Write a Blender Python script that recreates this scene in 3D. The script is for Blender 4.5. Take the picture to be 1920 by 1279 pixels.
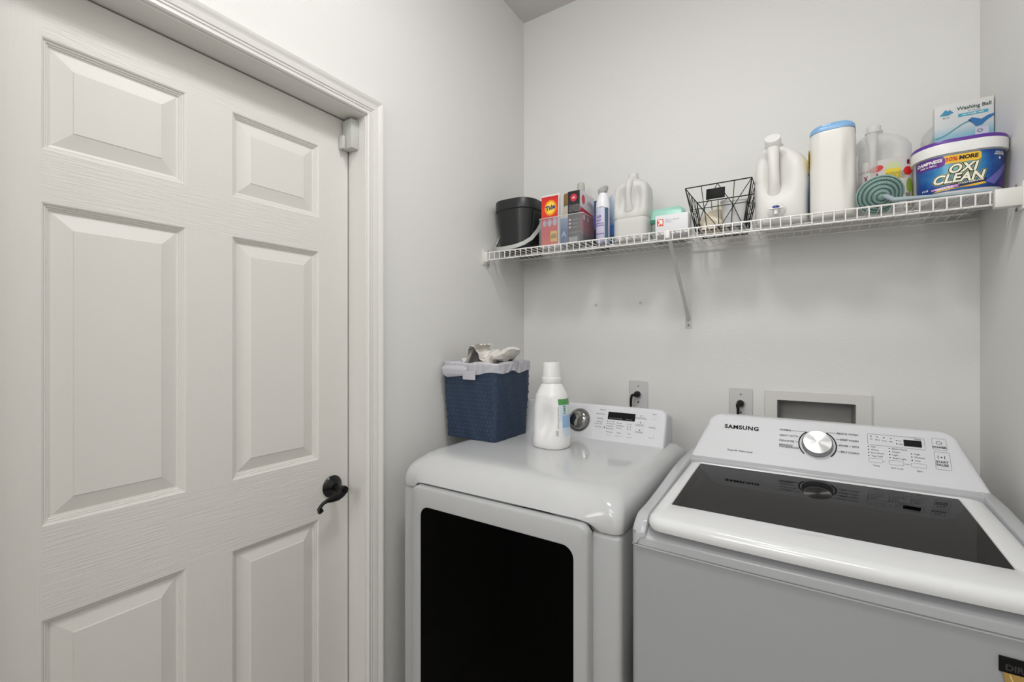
import bpy, bmesh, math, random
from mathutils import Vector, Matrix, Euler
R = math.radians; PI = math.pi
random.seed(7)
C = bpy.context.scene.collection
for o in list(bpy.data.objects): bpy.data.objects.remove(o)

# ---------------------------------------------------------------- camera, world, lights, exposure
sc = bpy.context.scene
YAW = math.atan(555/855)
cd = bpy.data.cameras.new('camera'); cam = bpy.data.objects.new('camera', cd); C.objects.link(cam)
cd.sensor_width = 36; cd.lens = 36*855/1920; cd.shift_y = -2.5/1920; cd.clip_start = .01
cam.location = (0, 0, 1.365); cam.rotation_euler = (R(90), 0, YAW)
sc.camera = cam
sc.view_settings.view_transform = 'Standard'; sc.view_settings.look = 'None'
sc.view_settings.gamma = 1; sc.view_settings.use_curve_mapping = False
sc.view_settings.exposure = 0.02
w = bpy.data.worlds.new('world'); sc.world = w; w.use_nodes = True
w.node_tree.nodes['Background'].inputs[0].default_value = (1, .99, .97, 1)
w.node_tree.nodes['Background'].inputs[1].default_value = .3
LAMP = (-.30, .62, 2.80)
def area(name, loc, rot, sx, sy, power, col):
    l = bpy.data.lights.new(name, 'AREA'); l.shape = 'RECTANGLE'; l.size = sx; l.size_y = sy
    l.energy = power; l.color = col
    o = bpy.data.objects.new(name, l); C.objects.link(o); o.location = loc; o.rotation_euler = rot
    return o
area('ceiling_lamp_light', (LAMP[0], LAMP[1], 2.735), (0, 0, 0), .26, .26, 5.3, (1, 1, 1))
area('rear_fill_light', (-.45, -1.9, 2.2), (R(65), 0, 0), .8, .8, 15, (1, 1, 1))  # added soft fill from behind the camera, no known fixture there
area('overhead_fill_light', (.0, -.65, 2.72), (R(14), R(0), 0), .7, .7, 8.5, (1, 1, 1))  # added overhead fill, like flash bounced off the ceiling

# ---------------------------------------------------------------- materials
def lin(c): return c/12.92 if c <= .04045 else ((c+.055)/1.055)**2.4
def rgb(h):
    if isinstance(h, str):
        h = h.lstrip('#'); v = [int(h[i:i+2], 16)/255 for i in (0, 2, 4)]
    else: v = [x/255 for x in h]
    return (lin(v[0]), lin(v[1]), lin(v[2]), 1)
MATS = {}
def mat(name, col, rough=.5, metal=0, spec=.5, trans=0, coat=0, bump=None, alpha=1):
    """bump = (scale, strength, stretch xyz)"""
    if name in MATS: return MATS[name]
    m = bpy.data.materials.new(name); m.use_nodes = True; nt = m.node_tree; b = nt.nodes['Principled BSDF']
    b.inputs['Base Color'].default_value = rgb(col); b.inputs['Roughness'].default_value = rough
    b.inputs['Metallic'].default_value = metal; b.inputs['Specular IOR Level'].default_value = spec
    b.inputs['Coat Weight'].default_value = coat; b.inputs['Coat Roughness'].default_value = .05
    b.inputs['Transmission Weight'].default_value = trans
    if bump:
        tc = nt.nodes.new('ShaderNodeTexCoord'); mp = nt.nodes.new('ShaderNodeMapping'); n = nt.nodes.new('ShaderNodeTexNoise')
        bp = nt.nodes.new('ShaderNodeBump'); mp.inputs['Scale'].default_value = bump[2]
        n.inputs['Scale'].default_value = bump[0]; n.inputs['Detail'].default_value = 4
        bp.inputs['Strength'].default_value = bump[1]; bp.inputs['Distance'].default_value = .002
        nt.links.new(tc.outputs['Object'], mp.inputs[0]); nt.links.new(mp.outputs[0], n.inputs['Vector'])
        nt.links.new(n.outputs[0], bp.inputs['Height']); nt.links.new(bp.outputs[0], b.inputs['Normal'])
    if alpha < 1:
        out = nt.nodes['Material Output']; mx = nt.nodes.new('ShaderNodeMixShader'); tr = nt.nodes.new('ShaderNodeBsdfTransparent')
        mx.inputs[0].default_value = alpha
        nt.links.new(tr.outputs[0], mx.inputs[1]); nt.links.new(b.outputs[0], mx.inputs[2]); nt.links.new(mx.outputs[0], out.inputs[0])
    MATS[name] = m; return m
def ramp_mat(name, stops, axis=2, lo=0, hi=1, rough=.35, noise=0):
    """a printed colour blend along one object axis"""
    m = bpy.data.materials.new(name); m.use_nodes = True; nt = m.node_tree; b = nt.nodes['Principled BSDF']
    tc = nt.nodes.new('ShaderNodeTexCoord'); sp = nt.nodes.new('ShaderNodeSeparateXYZ'); mr = nt.nodes.new('ShaderNodeMapRange')
    cr = nt.nodes.new('ShaderNodeValToRGB'); mr.inputs[1].default_value = lo; mr.inputs[2].default_value = hi
    nt.links.new(tc.outputs['Object'], sp.inputs[0])
    src = sp.outputs[axis]
    if noise:
        n = nt.nodes.new('ShaderNodeTexNoise'); n.inputs['Scale'].default_value = 30; ad = nt.nodes.new('ShaderNodeMath'); ad.operation = 'MULTIPLY_ADD'
        nt.links.new(tc.outputs['Object'], n.inputs['Vector']); nt.links.new(n.outputs[0], ad.inputs[0]); ad.inputs[1].default_value = noise
        nt.links.new(src, ad.inputs[2]); src = ad.outputs[0]
    nt.links.new(src, mr.inputs[0]); nt.links.new(mr.outputs[0], cr.inputs[0]); nt.links.new(cr.outputs[0], b.inputs['Base Color'])
    el = cr.color_ramp.elements
    while len(el) < len(stops): el.new(.5)
    for e, (p, c) in zip(el, stops): e.position = p; e.color = rgb(c)
    b.inputs['Roughness'].default_value = rough
    MATS[name] = m; return m
WALL = mat('wall_paint', (228, 227, 224), .6, spec=.3, bump=(95, .22, (1, 1, 1)))
CEIL = mat('ceiling_paint', (214, 212, 209), .8, spec=.2, bump=(110, .5, (1, 1, 1)))
DV = mat('door_paint_vertical_grain', (222, 219, 214), .42, bump=(60, .16, (3, 6, .22)))
DH = mat('door_paint_horizontal_grain', (222, 219, 214), .42, bump=(60, .55, (3, .22, 5)))
DP = mat('door_panel_paint', (222, 219, 214), .42, bump=(60, .05, (3, 6, .22)))
TRIM = mat('trim_paint', (226, 224, 220), .35)
FLOOR = mat('floor_tile', (190, 186, 180), .4)
BLK = mat('black_metal', (6, 6, 7), .25, spec=.4)
BLKW = mat('black_wire', (9, 9, 9), .5, spec=.3)
WIRE = mat('white_coated_wire', (236, 234, 230), .3)
ENAM = mat('white_enamel', (226, 227, 228), .13, spec=.5, coat=.3)
PANEL = mat('console_plastic', (218, 219, 222), .42, spec=.3)
WBODY = mat('washer_front_shaded', (164, 166, 168), .35)  # white enamel greyed, the front's shade is put into the colour
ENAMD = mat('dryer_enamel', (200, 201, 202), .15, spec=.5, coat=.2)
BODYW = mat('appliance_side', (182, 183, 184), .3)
GREY = mat('grey_plastic', (120, 120, 120), .5)
DARK = mat('gap_shade', (18, 18, 18), .7)
BLKGL = mat('black_door_glass', (2, 2, 2), .15, spec=.04)
STEEL = mat('brushed_steel', (200, 200, 200), .28, metal=1)
CHROME = mat('chrome', (150, 149, 146), .08, metal=1)
INK = mat('dark_ink', (62, 62, 66), .6); INKL = mat('grey_ink', (120, 121, 124), .6)
BLACKP = mat('black_print', (8, 8, 8), .55, spec=.2)
WPL = mat('white_plastic', (236, 235, 232), .3)
WPL2 = mat('warm_white_plastic', (226, 224, 219), .35)
MILK = mat('milky_plastic', (226, 225, 221), .4, spec=.3, alpha=.82)
CLEAR = mat('clear_plastic', (205, 205, 208), .08, alpha=.14)
NAVY = mat('navy_woven', (38, 56, 80), .5)
LINER = mat('milky_bag_film', (218, 217, 224), .3, alpha=.72)
PAPER = mat('crumpled_paper_white', (232, 228, 222), .8)
def flat(name, col, rough=.4): return mat(name, col, rough)

# ---------------------------------------------------------------- mesh helpers
def finish(me, sharp=35):
    me.validate(); me.update()
    for p in me.polygons: p.use_smooth = True
    me.set_sharp_from_angle(angle=R(sharp))
def put(name, me, m, parent=None, sharp=35):
    if m and not me.materials: me.materials.append(m)
    finish(me, sharp)
    o = bpy.data.objects.new(name, me); C.objects.link(o)
    if parent: o.parent = parent
    return o
class MB:
    def __init__(s): s.v = []; s.f = []
    def add(s, vs, fs):
        k = len(s.v); s.v += [tuple(p) for p in vs]; s.f += [tuple(i+k for i in f) for f in fs]; return s
    def box(s, x0, x1, y0, y1, z0, z1, bev=0, seg=2):
        bm = bmesh.new(); bmesh.ops.create_cube(bm, size=1)
        for v in bm.verts: v.co = Vector(((x0+x1)/2+v.co.x*(x1-x0), (y0+y1)/2+v.co.y*(y1-y0), (z0+z1)/2+v.co.z*(z1-z0)))
        if bev: bmesh.ops.bevel(bm, geom=bm.edges[:], offset=bev, segments=seg, affect='EDGES', profile=.5)
        bm.verts.index_update(); s.add([v.co for v in bm.verts], [[v.index for v in f.verts] for f in bm.faces]); bm.free(); return s
    def tube(s, pts, r, n=8, closed=False, flat_=1.0):
        P = [Vector(p) for p in pts]; m = len(P); rs = r if isinstance(r, (list, tuple)) else [r]*m
        rings = []; up = None
        for i in range(m):
            a = P[i-1] if (i or closed) else P[i]; b = P[(i+1) % m] if (i < m-1 or closed) else P[i]
            t = (b-a).normalized()
            if up is None:
                up = Vector((0, 0, 1)) if abs(t.z) < .9 else Vector((0, 1, 0))
            sx = t.cross(up).normalized(); sy = sx.cross(t).normalized(); up = sy
            rings.append([P[i]+sx*math.cos(2*PI*k/n)*rs[i]*flat_+sy*math.sin(2*PI*k/n)*rs[i] for k in range(n)])
        s.rings(rings, cap=not closed, loop=closed); return s
    def rings(s, rings, cap=True, loop=False, caps=(True, True)):
        n = len(rings[0]); assert all(len(r) == n for r in rings); vs = [p for r in rings for p in r]; fs = []
        m = len(rings)
        for i in range(m if loop else m-1):
            j = (i+1) % m
            for k in range(n):
                l = (k+1) % n; fs.append((i*n+k, i*n+l, j*n+l, j*n+k))
        if cap and not loop:
            if caps[0]: fs.append(tuple(range(n))[::-1])
            if caps[1]: fs.append(tuple((m-1)*n+k for k in range(n)))
        s.add(vs, fs); return s
    def lathe(s, prof, n=32, c=(0, 0, 0), M=None):
        rg = [[Vector((c[0]+r*math.cos(2*PI*k/n), c[1]+r*math.sin(2*PI*k/n), c[2]+z)) for k in range(n)] for r, z in prof]
        if M: rg = [[M @ p for p in r] for r in rg]
        return s.rings(rg)
    def quad(s, a, b, c, d): return s.add([a, b, c, d], [(0, 1, 2, 3)])
    def xf(s, M):
        s.v = [tuple(M @ Vector(p)) for p in s.v]; return s
    def map(s, fn):
        s.v = [tuple(fn(*p)) for p in s.v]; return s
    def build(s, name, m, parent=None, sharp=35):
        me = bpy.data.meshes.new(name); me.from_pydata(s.v, [], s.f)
        bm = bmesh.new(); bm.from_mesh(me); bmesh.ops.recalc_face_normals(bm, faces=bm.faces[:]); bm.to_mesh(me); bm.free()
        return put(name, me, m, parent, sharp)
def rr(w, d, r, z=0, cx=0, cy=0, n=6):
    """rounded rectangle outline in xy, counter-clockwise, 4*(n+1) points"""
    r = max(min(r, w/2-1e-4, d/2-1e-4), 1e-4); pts = []
    for q, (sx, sy) in enumerate(((1, 1), (-1, 1), (-1, -1), (1, -1))):
        for k in range(n+1):
            a = PI/2*q+PI/2*k/n
            pts.append((cx+sx*(w/2-r)+r*math.cos(a), cy+sy*(d/2-r)+r*math.sin(a), z))
    return pts
def loft(secs, n=6, caps=(True, True), disp=None):
    """secs: (z, w, d, r[, cx, cy])"""
    rg = [rr(s[1], s[2], s[3], s[0], *(s[4:6] if len(s) > 4 else ()), n=n) for s in secs]
    if disp: rg = [[disp(*p) for p in r] for r in rg]
    return MB().rings(rg, caps=caps)
def dense(secs, k):
    """more rings between the given ones"""
    out = []
    S = [tuple(s)+((0, 0) if len(s) == 4 else ()) for s in secs]
    for a, b in zip(S, S[1:]):
        for i in range(k): out.append(tuple(x+(y-x)*i/k for x, y in zip(a, b)))
    out.append(S[-1]); return out
def thing(name, label, cat, loc=(0, 0, 0), rz=0, group=None, rx=0, ry=0):
    o = bpy.data.objects.new(name, None); C.objects.link(o); o.empty_display_size = .05
    o.location = loc; o.rotation_euler = (rx, ry, rz); tag(o, label, cat, group); return o
def tag(o, label, cat, group=None):
    o['label'] = label; o['category'] = cat
    if group: o['group'] = group
    return o
def struct(o): o['kind'] = 'structure'; return o
def text_mb(body, size, M=None, fn=None, align='CENTER', bold=0, spacing=1, xs=1, shear=0):
    cu = bpy.data.curves.new('t', 'FONT'); cu.body = body; cu.size = size; cu.align_x = align; cu.align_y = 'CENTER'
    cu.offset = bold; cu.space_character = spacing; cu.shear = shear; cu.resolution_u = 3; cu.space_line = .8
    o = bpy.data.objects.new('t', cu); C.objects.link(o)
    dg = bpy.context.evaluated_depsgraph_get(); me = o.evaluated_get(dg).to_mesh()
    mb = MB(); mb.add([(v.co.x*xs, v.co.y, 0) for v in me.vertices], [tuple(p.vertices) for p in me.polygons])
    o.evaluated_get(dg).to_mesh_clear(); bpy.data.objects.remove(o); bpy.data.curves.remove(cu)
    if M: mb.xf(M)
    if fn: mb.map(fn)
    return mb
def poly(pts, z=0): return MB().add([(x, y, z) for x, y in pts], [tuple(range(len(pts)))])
def ell(cx, cy, a, b, n=28, z=0, rot=0):
    return poly([(cx+a*math.cos(t)*math.cos(rot)-b*math.sin(t)*math.sin(rot), cy+a*math.cos(t)*math.sin(rot)+b*math.sin(t)*math.cos(rot)) for t in [2*PI*k/n for k in range(n)]], z)
def rect(x0, x1, y0, y1, z=0, nx=1, ny=1):
    mb = MB()
    vs = [(x0+(x1-x0)*i/nx, y0+(y1-y0)*j/ny, z) for j in range(ny+1) for i in range(nx+1)]
    fs = [(j*(nx+1)+i, j*(nx+1)+i+1, (j+1)*(nx+1)+i+1, (j+1)*(nx+1)+i) for j in range(ny) for i in range(nx)]
    return mb.add(vs, fs)
def rrect(x0, x1, y0, y1, r, z=0): return poly([(p[0], p[1]) for p in rr(x1-x0, y1-y0, r, 0, (x0+x1)/2, (y0+y1)/2, n=4)], z)
def frame(x0, x1, y0, y1, r, t, z=0):
    a = rr(x1-x0, y1-y0, r, z, (x0+x1)/2, (y0+y1)/2, n=4); b = rr(x1-x0-2*t, y1-y0-2*t, r-t, z, (x0+x1)/2, (y0+y1)/2, n=4)
    return MB().rings([a, b], cap=False)
def merge(*ms):
    o = MB()
    for m in ms: o.add(m.v, m.f)
    return o
def front(y0, x0=0, z0=0, n=.0006):
    """uv sheet -> vertical plane facing -Y at y0"""
    return lambda u, v, w: (x0+u, y0-n-w, z0+v)
def side(x1, y0=0, z0=0, n=.0006):
    """uv sheet -> vertical plane facing +X at x1 (u runs along +Y)"""
    return lambda u, v, w: (x1+n+w, y0+u, z0+v)

# ---------------------------------------------------------------- room shell
XL, XR, YB, YF, ZC = -1.115, .412, 1.82, -2.3, 2.845
DY0, DY1, DZ = .13, .9065, 2.036       # door opening
struct(MB().box(XL-.15, XR+.15, YF-.1, YB+.15, -.1, 0).build('floor', FLOOR))
struct(MB().box(XL-.15, XR+.15, YF-.1, YB+.15, ZC, ZC+.1).build('ceiling', CEIL))
mb = MB()
mb.box(XL-.14, XL, DY1+.003, YB+.14, 0, ZC).box(XL-.14, XL, YF, DY0-.003, 0, ZC).box(XL-.14, XL, DY0-.003, DY1+.003, DZ+.003, ZC)
struct(mb.build('wall_left', WALL))
BX0, BX1, BZ0, BZ1 = -.088, .127, .98, 1.157   # recess of the supply box
mb = MB()
mb.box(XL, BX0, YB, YB+.14, 0, ZC).box(BX1, XR, YB, YB+.14, 0, ZC).box(BX0, BX1, YB, YB+.14, BZ1, ZC).box(BX0, BX1, YB, YB+.14, 0, BZ0)
struct(mb.build('wall_back', WALL))
struct(MB().box(XR, XR+.14, YF, YB+.14, 0, ZC).build('wall_right', WALL))
struct(MB().box(XL-.14, XR+.14, YF-.1, YF, 0, ZC).build('wall_front', WALL))
for nm, b in (('baseboard_back', (XL+.001, XR-.001, YB-.014, YB, 0, .085)), ('baseboard_left', (XL, XL+.014, DY1+.062, YB-.015, 0, .085)), ('baseboard_right', (XR-.014, XR, -2.2, YB-.015, 0, .085))):
    struct(MB().box(*b, bev=.003).build(nm, TRIM))
# jamb lining
J = MB()
J.box(XL-.139, XL+.002, DY1, DY1+.012, 0, DZ+.0).box(XL-.139, XL+.002, DY0-.012, DY0, 0, DZ).box(XL-.139, XL+.002, DY0-.012, DY1+.012, DZ, DZ+.012)
J.box(-1.236, -1.2245, DY1-.012, DY1, 0, DZ).box(-1.236, -1.2245, DY0+.0, DY1, DZ-.012, DZ)
struct(J.build('trim_1', TRIM))
# casing with mitred corners
prof = [(.004, 0), (.004, .008), (.007, .011), (.013, .011), (.0145, .0085), (.0165, .0085), (.018, .0115), (.020, .0115), (.0215, .0095), (.0235, .0095), (.025, .0125), (.036, .0145), (.038, .0125), (.040, .0135),
        (.045, .0155), (.050, .0185), (.055, .0195), (.0575, .018), (.0595, .014), (.061, 0)]
def casing(ends, nm):
    a, b = [], []
    for o, h in prof:
        x = XL+h
        P = {'bl': (x, DY0-o, 0), 'tl': (x, DY0-o, DZ+o), 'tr': (x, DY1+o, DZ+o), 'br': (x, DY1+o, 0)}
        a.append(P[ends[0]]); b.append(P[ends[1]])
    struct(MB().rings([a, b]).build(nm, TRIM, sharp=25))
casing(('bl', 'tl'), 'trim_2'); casing(('tl', 'tr'), 'trim_3'); casing(('tr', 'br'), 'trim_4')

# ---------------------------------------------------------------- door_1: moulded six-panel slab
DX = -1.188; E0, E1 = DY0+.003, DY1-.005
door = struct(bpy.data.objects.new('door_1', None)); C.objects.link(door)
cols = [(.233, .4665), (.5665, .803)]; rows = [(1.927, 1.718), (1.620, 1.018), (.844, .23)]
def face_plate(y0, y1, z0, z1): return MB().box(DX-.035, DX, y0, y1, z0, z1)
for y0, y1 in ((E0, cols[0][0]), (cols[0][1], cols[1][0]), (cols[1][1], E1)):
    if y0 == cols[0][1]:
        for (zt, zb) in rows: face_plate(y0, y1, zb, zt).build('stile', DV, door)
    else: face_plate(y0, y1, .008, DZ-.004).build('stile', DV, door)
for z0, z1 in ((rows[0][0], DZ-.004), (rows[1][0], rows[0][1]), (rows[2][0], rows[1][1]), (.008, rows[2][1])):
    face_plate(cols[0][0], cols[1][1], z0, z1).build('rail', DH, door)
pp = [(0, 0), (.0025, -.0015), (.004, -.0045), (.0065, -.0048), (.0075, -.0075), (.010, -.0078), (.011, -.0105), (.0145, -.0115), (.0155, -.0115), (.044, -.0035), (.0455, -.0022)]
for (ya, yb) in cols:
    for (zt, zb) in rows:
        rg = [[(DX+h, ya+o, zb+o), (DX+h, yb-o, zb+o), (DX+h, yb-o, zt-o), (DX+h, ya+o, zt-o)] for o, h in pp]
        MB().rings(rg, caps=(False, True)).build('panel', DP, door, sharp=12)
# lever
hd = struct(bpy.data.objects.new('door_handle', None)); hd.pop('kind') if 'kind' in hd else None
C.objects.link(hd); hd.parent = door
HY, HZ = .846, .929
Mx = Matrix.Translation((DX, HY, HZ)) @ Matrix.Rotation(R(90), 4, 'Y')
MB().lathe([(0.0, 0), (.0315, 0), (.0325, .003), (.030, .006), (.024, .011), (.016, .015), (.0125, .018), (.0, .018)], 36, M=Mx).build('rosette', BLK, hd)
mb = MB().lathe([(0, .012), (.0105, .014), (.0092, .030), (.0112, .050), (.0118, .058), (.010, .0635), (0, .064)], 24, M=Mx)
mb.build('spindle', BLK, hd)
MB().lathe([(0, .063), (.0055, .0632), (.006, .0655), (.003, .066), (.003, .0645), (0, .0645)], 20, M=Mx).build('lock_button', mat('dark_bronze', (34, 33, 32), .3, metal=.6), hd)
lp = [(DX+.050, HY+.004, HZ-.004), (DX+.052, HY-.008, HZ-.010), (DX+.055, HY-.024, HZ-.0155), (DX+.058, HY-.042, HZ-.0165), (DX+.060, HY-.058, HZ-.0155), (DX+.061, HY-.070, HZ-.018), (DX+.061, HY-.079, HZ-.025), (DX+.060, HY-.0825, HZ-.032), (DX+.058, HY-.0785, HZ-.038), (DX+.057, HY-.073, HZ-.036)]
MB().tube(lp, [.0125, .0135, .0118, .0085, .0058, .0048, .0048, .0060, .0080, .0072], 14).build('lever', BLK, hd)

# sensor
t = thing('door_sensor', 'small white plastic contact sensor box in the upper corner of the door frame', 'sensor', (-1.163, .892, 1.940))
SENS = mat('sensor_plastic', (196, 196, 191), .45)
MB().box(-.021, .021, -.0125, .0143, 0, .087, .0025).build('housing', SENS, t)
MB().box(-.0235, -.004, -.024, -.0132, -.001, .038, .002).build('magnet', SENS, t)

# ---------------------------------------------------------------- supply box, outlets, plugs
t = thing('washer_supply_box', 'white wide recessed supply box in the wall behind the washer console', 'supply box', (0, YB, 1.0))
fr = [(-.128, -.09), (.171, .192)]
rg = [rr(.299, .262, .006, 0, 0, 0, n=2)]
def boxring(w, h, r, y, cx, cz): return [(p[0], y, p[1]) for p in rr(w, h, r, 0, cx, cz, n=3)]
cx, cz = .0215, .062
MB().rings([boxring(.299, .262, .008, -.0005, cx, cz), boxring(.299, .262, .008, -.0055, cx, cz), boxring(.291, .254, .006, -.0095, cx, cz), boxring(.218, .180, .003, -.0085, .0195, .0685), boxring(.214, .176, .003, -.001, .0195, .0685)], cap=False).build('frame', mat('supply_box_frame', (220, 218, 215), .4), t)
MB().rings([boxring(.2125, .1745, .002, -.003, .0195, .0685), boxring(.205, .167, .002, .09, .0195, .0685)], caps=(False, True)).build('recess', mat('recess_plastic', (176, 175, 172), .55), t)
for x in (-.03, .05):
    m_ = MB().tube([(x, .06, -.01), (x, .06, .03)], .012, 14); m_.box(x-.016, x+.016, .045, .052, .03, .038, .002)
    m_.build('valve', STEEL, t)
t_outlets = 'outlets behind the machines'
def outlet(x, z0, lab, big):
    t = thing('wall_outlet', lab, 'outlet', (x, YB, z0))
    MB().rings([boxring(.078, .118, .006, 0, 0, .059), boxring(.078, .118, .006, -.002, 0, .059), boxring(.072, .112, .006, -.0055, 0, .059)]).build('cover_plate', mat('outlet_plate', (206, 206, 205), .35), t)
    A = Matrix.Rotation(R(90), 4, 'X')
    MB().lathe([(0, 0), (.0165, 0), (.0165, .0018), (.0145, .003), (0, .003)], 28, M=Matrix.Translation((0, -.0054, .063)) @ A).build('socket', mat('socket_plastic', (196, 196, 196), .4), t)
    for zz, m in ((.094, GREY), (.030, BLACKP)):
        MB().lathe([(0, 0), (.0032, 0), (.0026, .0016), (0, .0018)], 12, M=Matrix.Translation((0, -.0054, zz)) @ A).build('screw', m, t)
    return t
outlet(-.5725, 1.084, 'white outlet plate with a black plug behind the dryer console', 0)
outlet(-.202, 1.075, 'white outlet plate with a black plug behind the washer console', 1)
def plug(x, z, lab, lean):
    t = thing('power_plug', lab, 'plug', (x, YB-.0086, z))
    A = Matrix.Rotation(R(90), 4, 'X')
    MB().lathe([(0, 0), (.0115, 0), (.0125, .006), (.011, .022), (.006, .030), (0, .031)], 18, M=A).build('plug_body', BLKW, t)
    MB().tube([(-.002, -.024, 0), (-.006*lean-.004, -.034, -.004), (-.010*lean, -.036, -.016), (-.011*lean, -.034, -.04), (-.010*lean, -.030, -.10), (-.012*lean, -.026, -.30), (-.02*lean, -.03, -.60)], [.0062, .0058, .005, .0045, .004, .004, .004], 10).build('cord', BLKW, t)
plug(-.573, 1.147, 'black plug and cord in the outlet behind the dryer', 1.6)
plug(-.202, 1.138, 'black round plug and cord in the outlet behind the washer', .4)
t_ = thing('wall_anchor', 'small filled screw hole left of the shelf brace on the back wall', 'wall anchor', (-.756, YB, 1.512), group='filled screw holes under the shelf')
MB().lathe([(0, 0), (.006, 0), (.0055, .001), (0, .0008)], 14, M=Matrix.Rotation(R(90), 4, 'X')).build('filler', mat('filler', (196, 194, 191), .7), t_)
t2 = t_.copy(); C.objects.link(t2); t2.location = (-.565, YB, 1.513); t2['label'] = 'small filled screw hole nearest the shelf brace on the back wall'
for ch in list(t_.children): c = ch.copy(); C.objects.link(c); c.parent = t2
t_['label'] = 'small filled screw hole farthest left on the wall below the shelf'

# ---------------------------------------------------------------- dryer
DXC = -.693; DW = .686
def sm(a, b, x): t = max(0, min(1, (x-a)/(b-a))); return t*t*(3-2*t)
dry = thing('dryer', 'white front-loading dryer with black glass door below the blue basket', 'dryer', (DXC, .985, 0))
# local: x -.343...343, y 0..0.70 (depth), z up
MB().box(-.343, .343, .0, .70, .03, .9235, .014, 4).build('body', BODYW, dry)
for x in (-.29, .29):
    for y in (.06, .64): MB().lathe([(0, 0), (.02, 0), (.02, .012), (.008, .014), (.008, .04), (0, .04)], 16, c=(x, y, 0)).build('foot', GREY, dry)
def deck_pt(x, y, z, dz=0):
    return (x, y, z)
DH_ = 1.018
prof_d = [(.925, 0, .022), (.929, -.002, .022), (.945, -.002, .022), (.962, .000, .026), (.978, .007, .032), (.990, .018, .04), (.999, .032, .05), (1.007, .052, .06), (1.012, .075, .07), (1.0145, .10, .08), (1.0150, .13, .09)]
rg = []
for z, ins, r in prof_d:
    ring = rr(.686-2*ins*.55, .70-2*ins*.8, r, z, 0, .35, n=10)
    # finer front edge so the door cut-out can arch
    pts = []
    for i, p in enumerate(ring):
        q = ring[(i+1) % len(ring)]
        k = 24 if i == 3*11-1 else 1
        for j in range(k): pts.append(tuple(a+(b-a)*j/k for a, b in zip(p, q)))
    out = []
    for (x, y, zz) in pts:
        if y < .1 and zz < .9455:
            arch = 1-sm(.262, .288, abs(x))
            zz = max(zz, zz+arch*(.9485-zz))
        if y < .08: y -= .012*(1-sm(.27, .30, abs(x)))*(1-sm(.945, .99, zz))
        out.append((x, y, zz + (.003 if zz > 1.0 else 0)))
    rg.append(out)
MB().rings(rg).build('top_deck', ENAMD, dry, sharp=50)
MB().box(-.275, .275, -.008, .01, .915, .947).build('door_gap_shade', DARK, dry)  # dark strip put in to carry the shade above the door
def yr(w, h, r, y, cx, cz, n=6): return [(p[0], y, p[1]) for p in rr(w, h, r, 0, cx, cz, n=n)]
dz0, dz1 = .16, .9425
MB().rings([yr(.552, dz1-dz0, .022, -.0015, 0, (dz0+dz1)/2), yr(.552, dz1-dz0, .022, -.024, 0, (dz0+dz1)/2), yr(.548, dz1-dz0-.004, .021, -.028, 0, (dz0+dz1)/2),
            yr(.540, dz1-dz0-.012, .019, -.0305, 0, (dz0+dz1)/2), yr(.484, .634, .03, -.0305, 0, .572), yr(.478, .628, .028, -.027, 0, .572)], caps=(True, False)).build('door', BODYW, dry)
MB().rings([yr(.480, .630, .028, -.0295, 0, .572), yr(.480, .630, .028, -.020, 0, .572)]).build('door_glass', BLKGL, dry)
# console
def cons_map(O, V):
    L = math.hypot(*V); vy, vz = V[0]/L, V[1]/L
    return lambda u, v, n: (O[0]+u, O[1]+v*vy-n*vz, O[2]+v*vz+n*vy)
cm = cons_map((0, .505, 1.02), (.04, .105))
def console(u0, u1, vt, r, back, name, m, parent, cm, lip=.007, slant=0, y_back=.7, zb=1.0, drop=.2, base_drop=0):
    n = 8
    def outline(ins, nn):
        pts = []
        a0, a1 = u0+ins, u1-ins
        pts.append((a0, -.004-base_drop)); 
        for k in range(n+1):
            a = PI-PI/2*k/n; pts.append((a0+slant+r+r*math.cos(a), vt-ins-r+r*math.sin(a)))
        for k in range(n+1):
            a = PI/2-PI/2*k/n; pts.append((a1-slant-r+r*math.cos(a), vt-ins-r+r*math.sin(a)))
        pts.append((a1, -.004-base_drop))
        return pts
    rings = []
    for ins, nn in ((lip, 0), (lip*.55, -.0008), (lip*.2, -.003), (0, -.007)):
        rings.append([cm(u, v, nn) for u, v in outline(ins, nn)])
    base = [cm(u, v, -.007) for u, v in outline(0, 0)]
    f0 = rings[0]
    for fr_ in (.4, .85, 1):
        zt = .0
        rings.append([(x*(1-.03*fr_), y+(y_back-y)*fr_, z-(max(0, z-zb))*drop*fr_*fr_) for x, y, z in base])
    return MB().rings(rings).build(name, m, parent, sharp=40)
console(-.305, .305, .122, .026, 0, 'console', PANEL, dry, cm, lip=.010, y_back=.655, base_drop=.012)
def fine(mb, L):
    bm = bmesh.new(); vs = [bm.verts.new(p) for p in mb.v]
    for f in mb.f:
        try: bm.faces.new([vs[i] for i in f])
        except ValueError: pass
    bmesh.ops.triangulate(bm, faces=bm.faces[:])
    for k in range(4):
        es = [e for e in bm.edges if e.calc_length() > L]
        if not es: break
        bmesh.ops.subdivide_edges(bm, edges=es, cuts=1); bmesh.ops.triangulate(bm, faces=[f for f in bm.faces if len(f.verts) > 3])
    bm.verts.index_update(); o = MB(); o.add([v.co for v in bm.verts], [[v.index for v in f.verts] for f in bm.faces]); bm.free(); return o
MANY = ('lettering', 'dots', 'lines', 'print', 'fine', 'marks', 'shirt', 'mountain')
def pr_(mbs, name, m, parent, cm):
    o = merge(*mbs)
    if getattr(cm, '__name__', '') in ('oxw', 'bw') or cm in CURVED: o = fine(o, .006)
    o.map(cm); o = o.build(name, m, parent, sharp=50)
    if len(mbs) > 1 and any(q in name for q in MANY): o['kind'] = 'stuff'
    return o
CURVED = []
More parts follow.
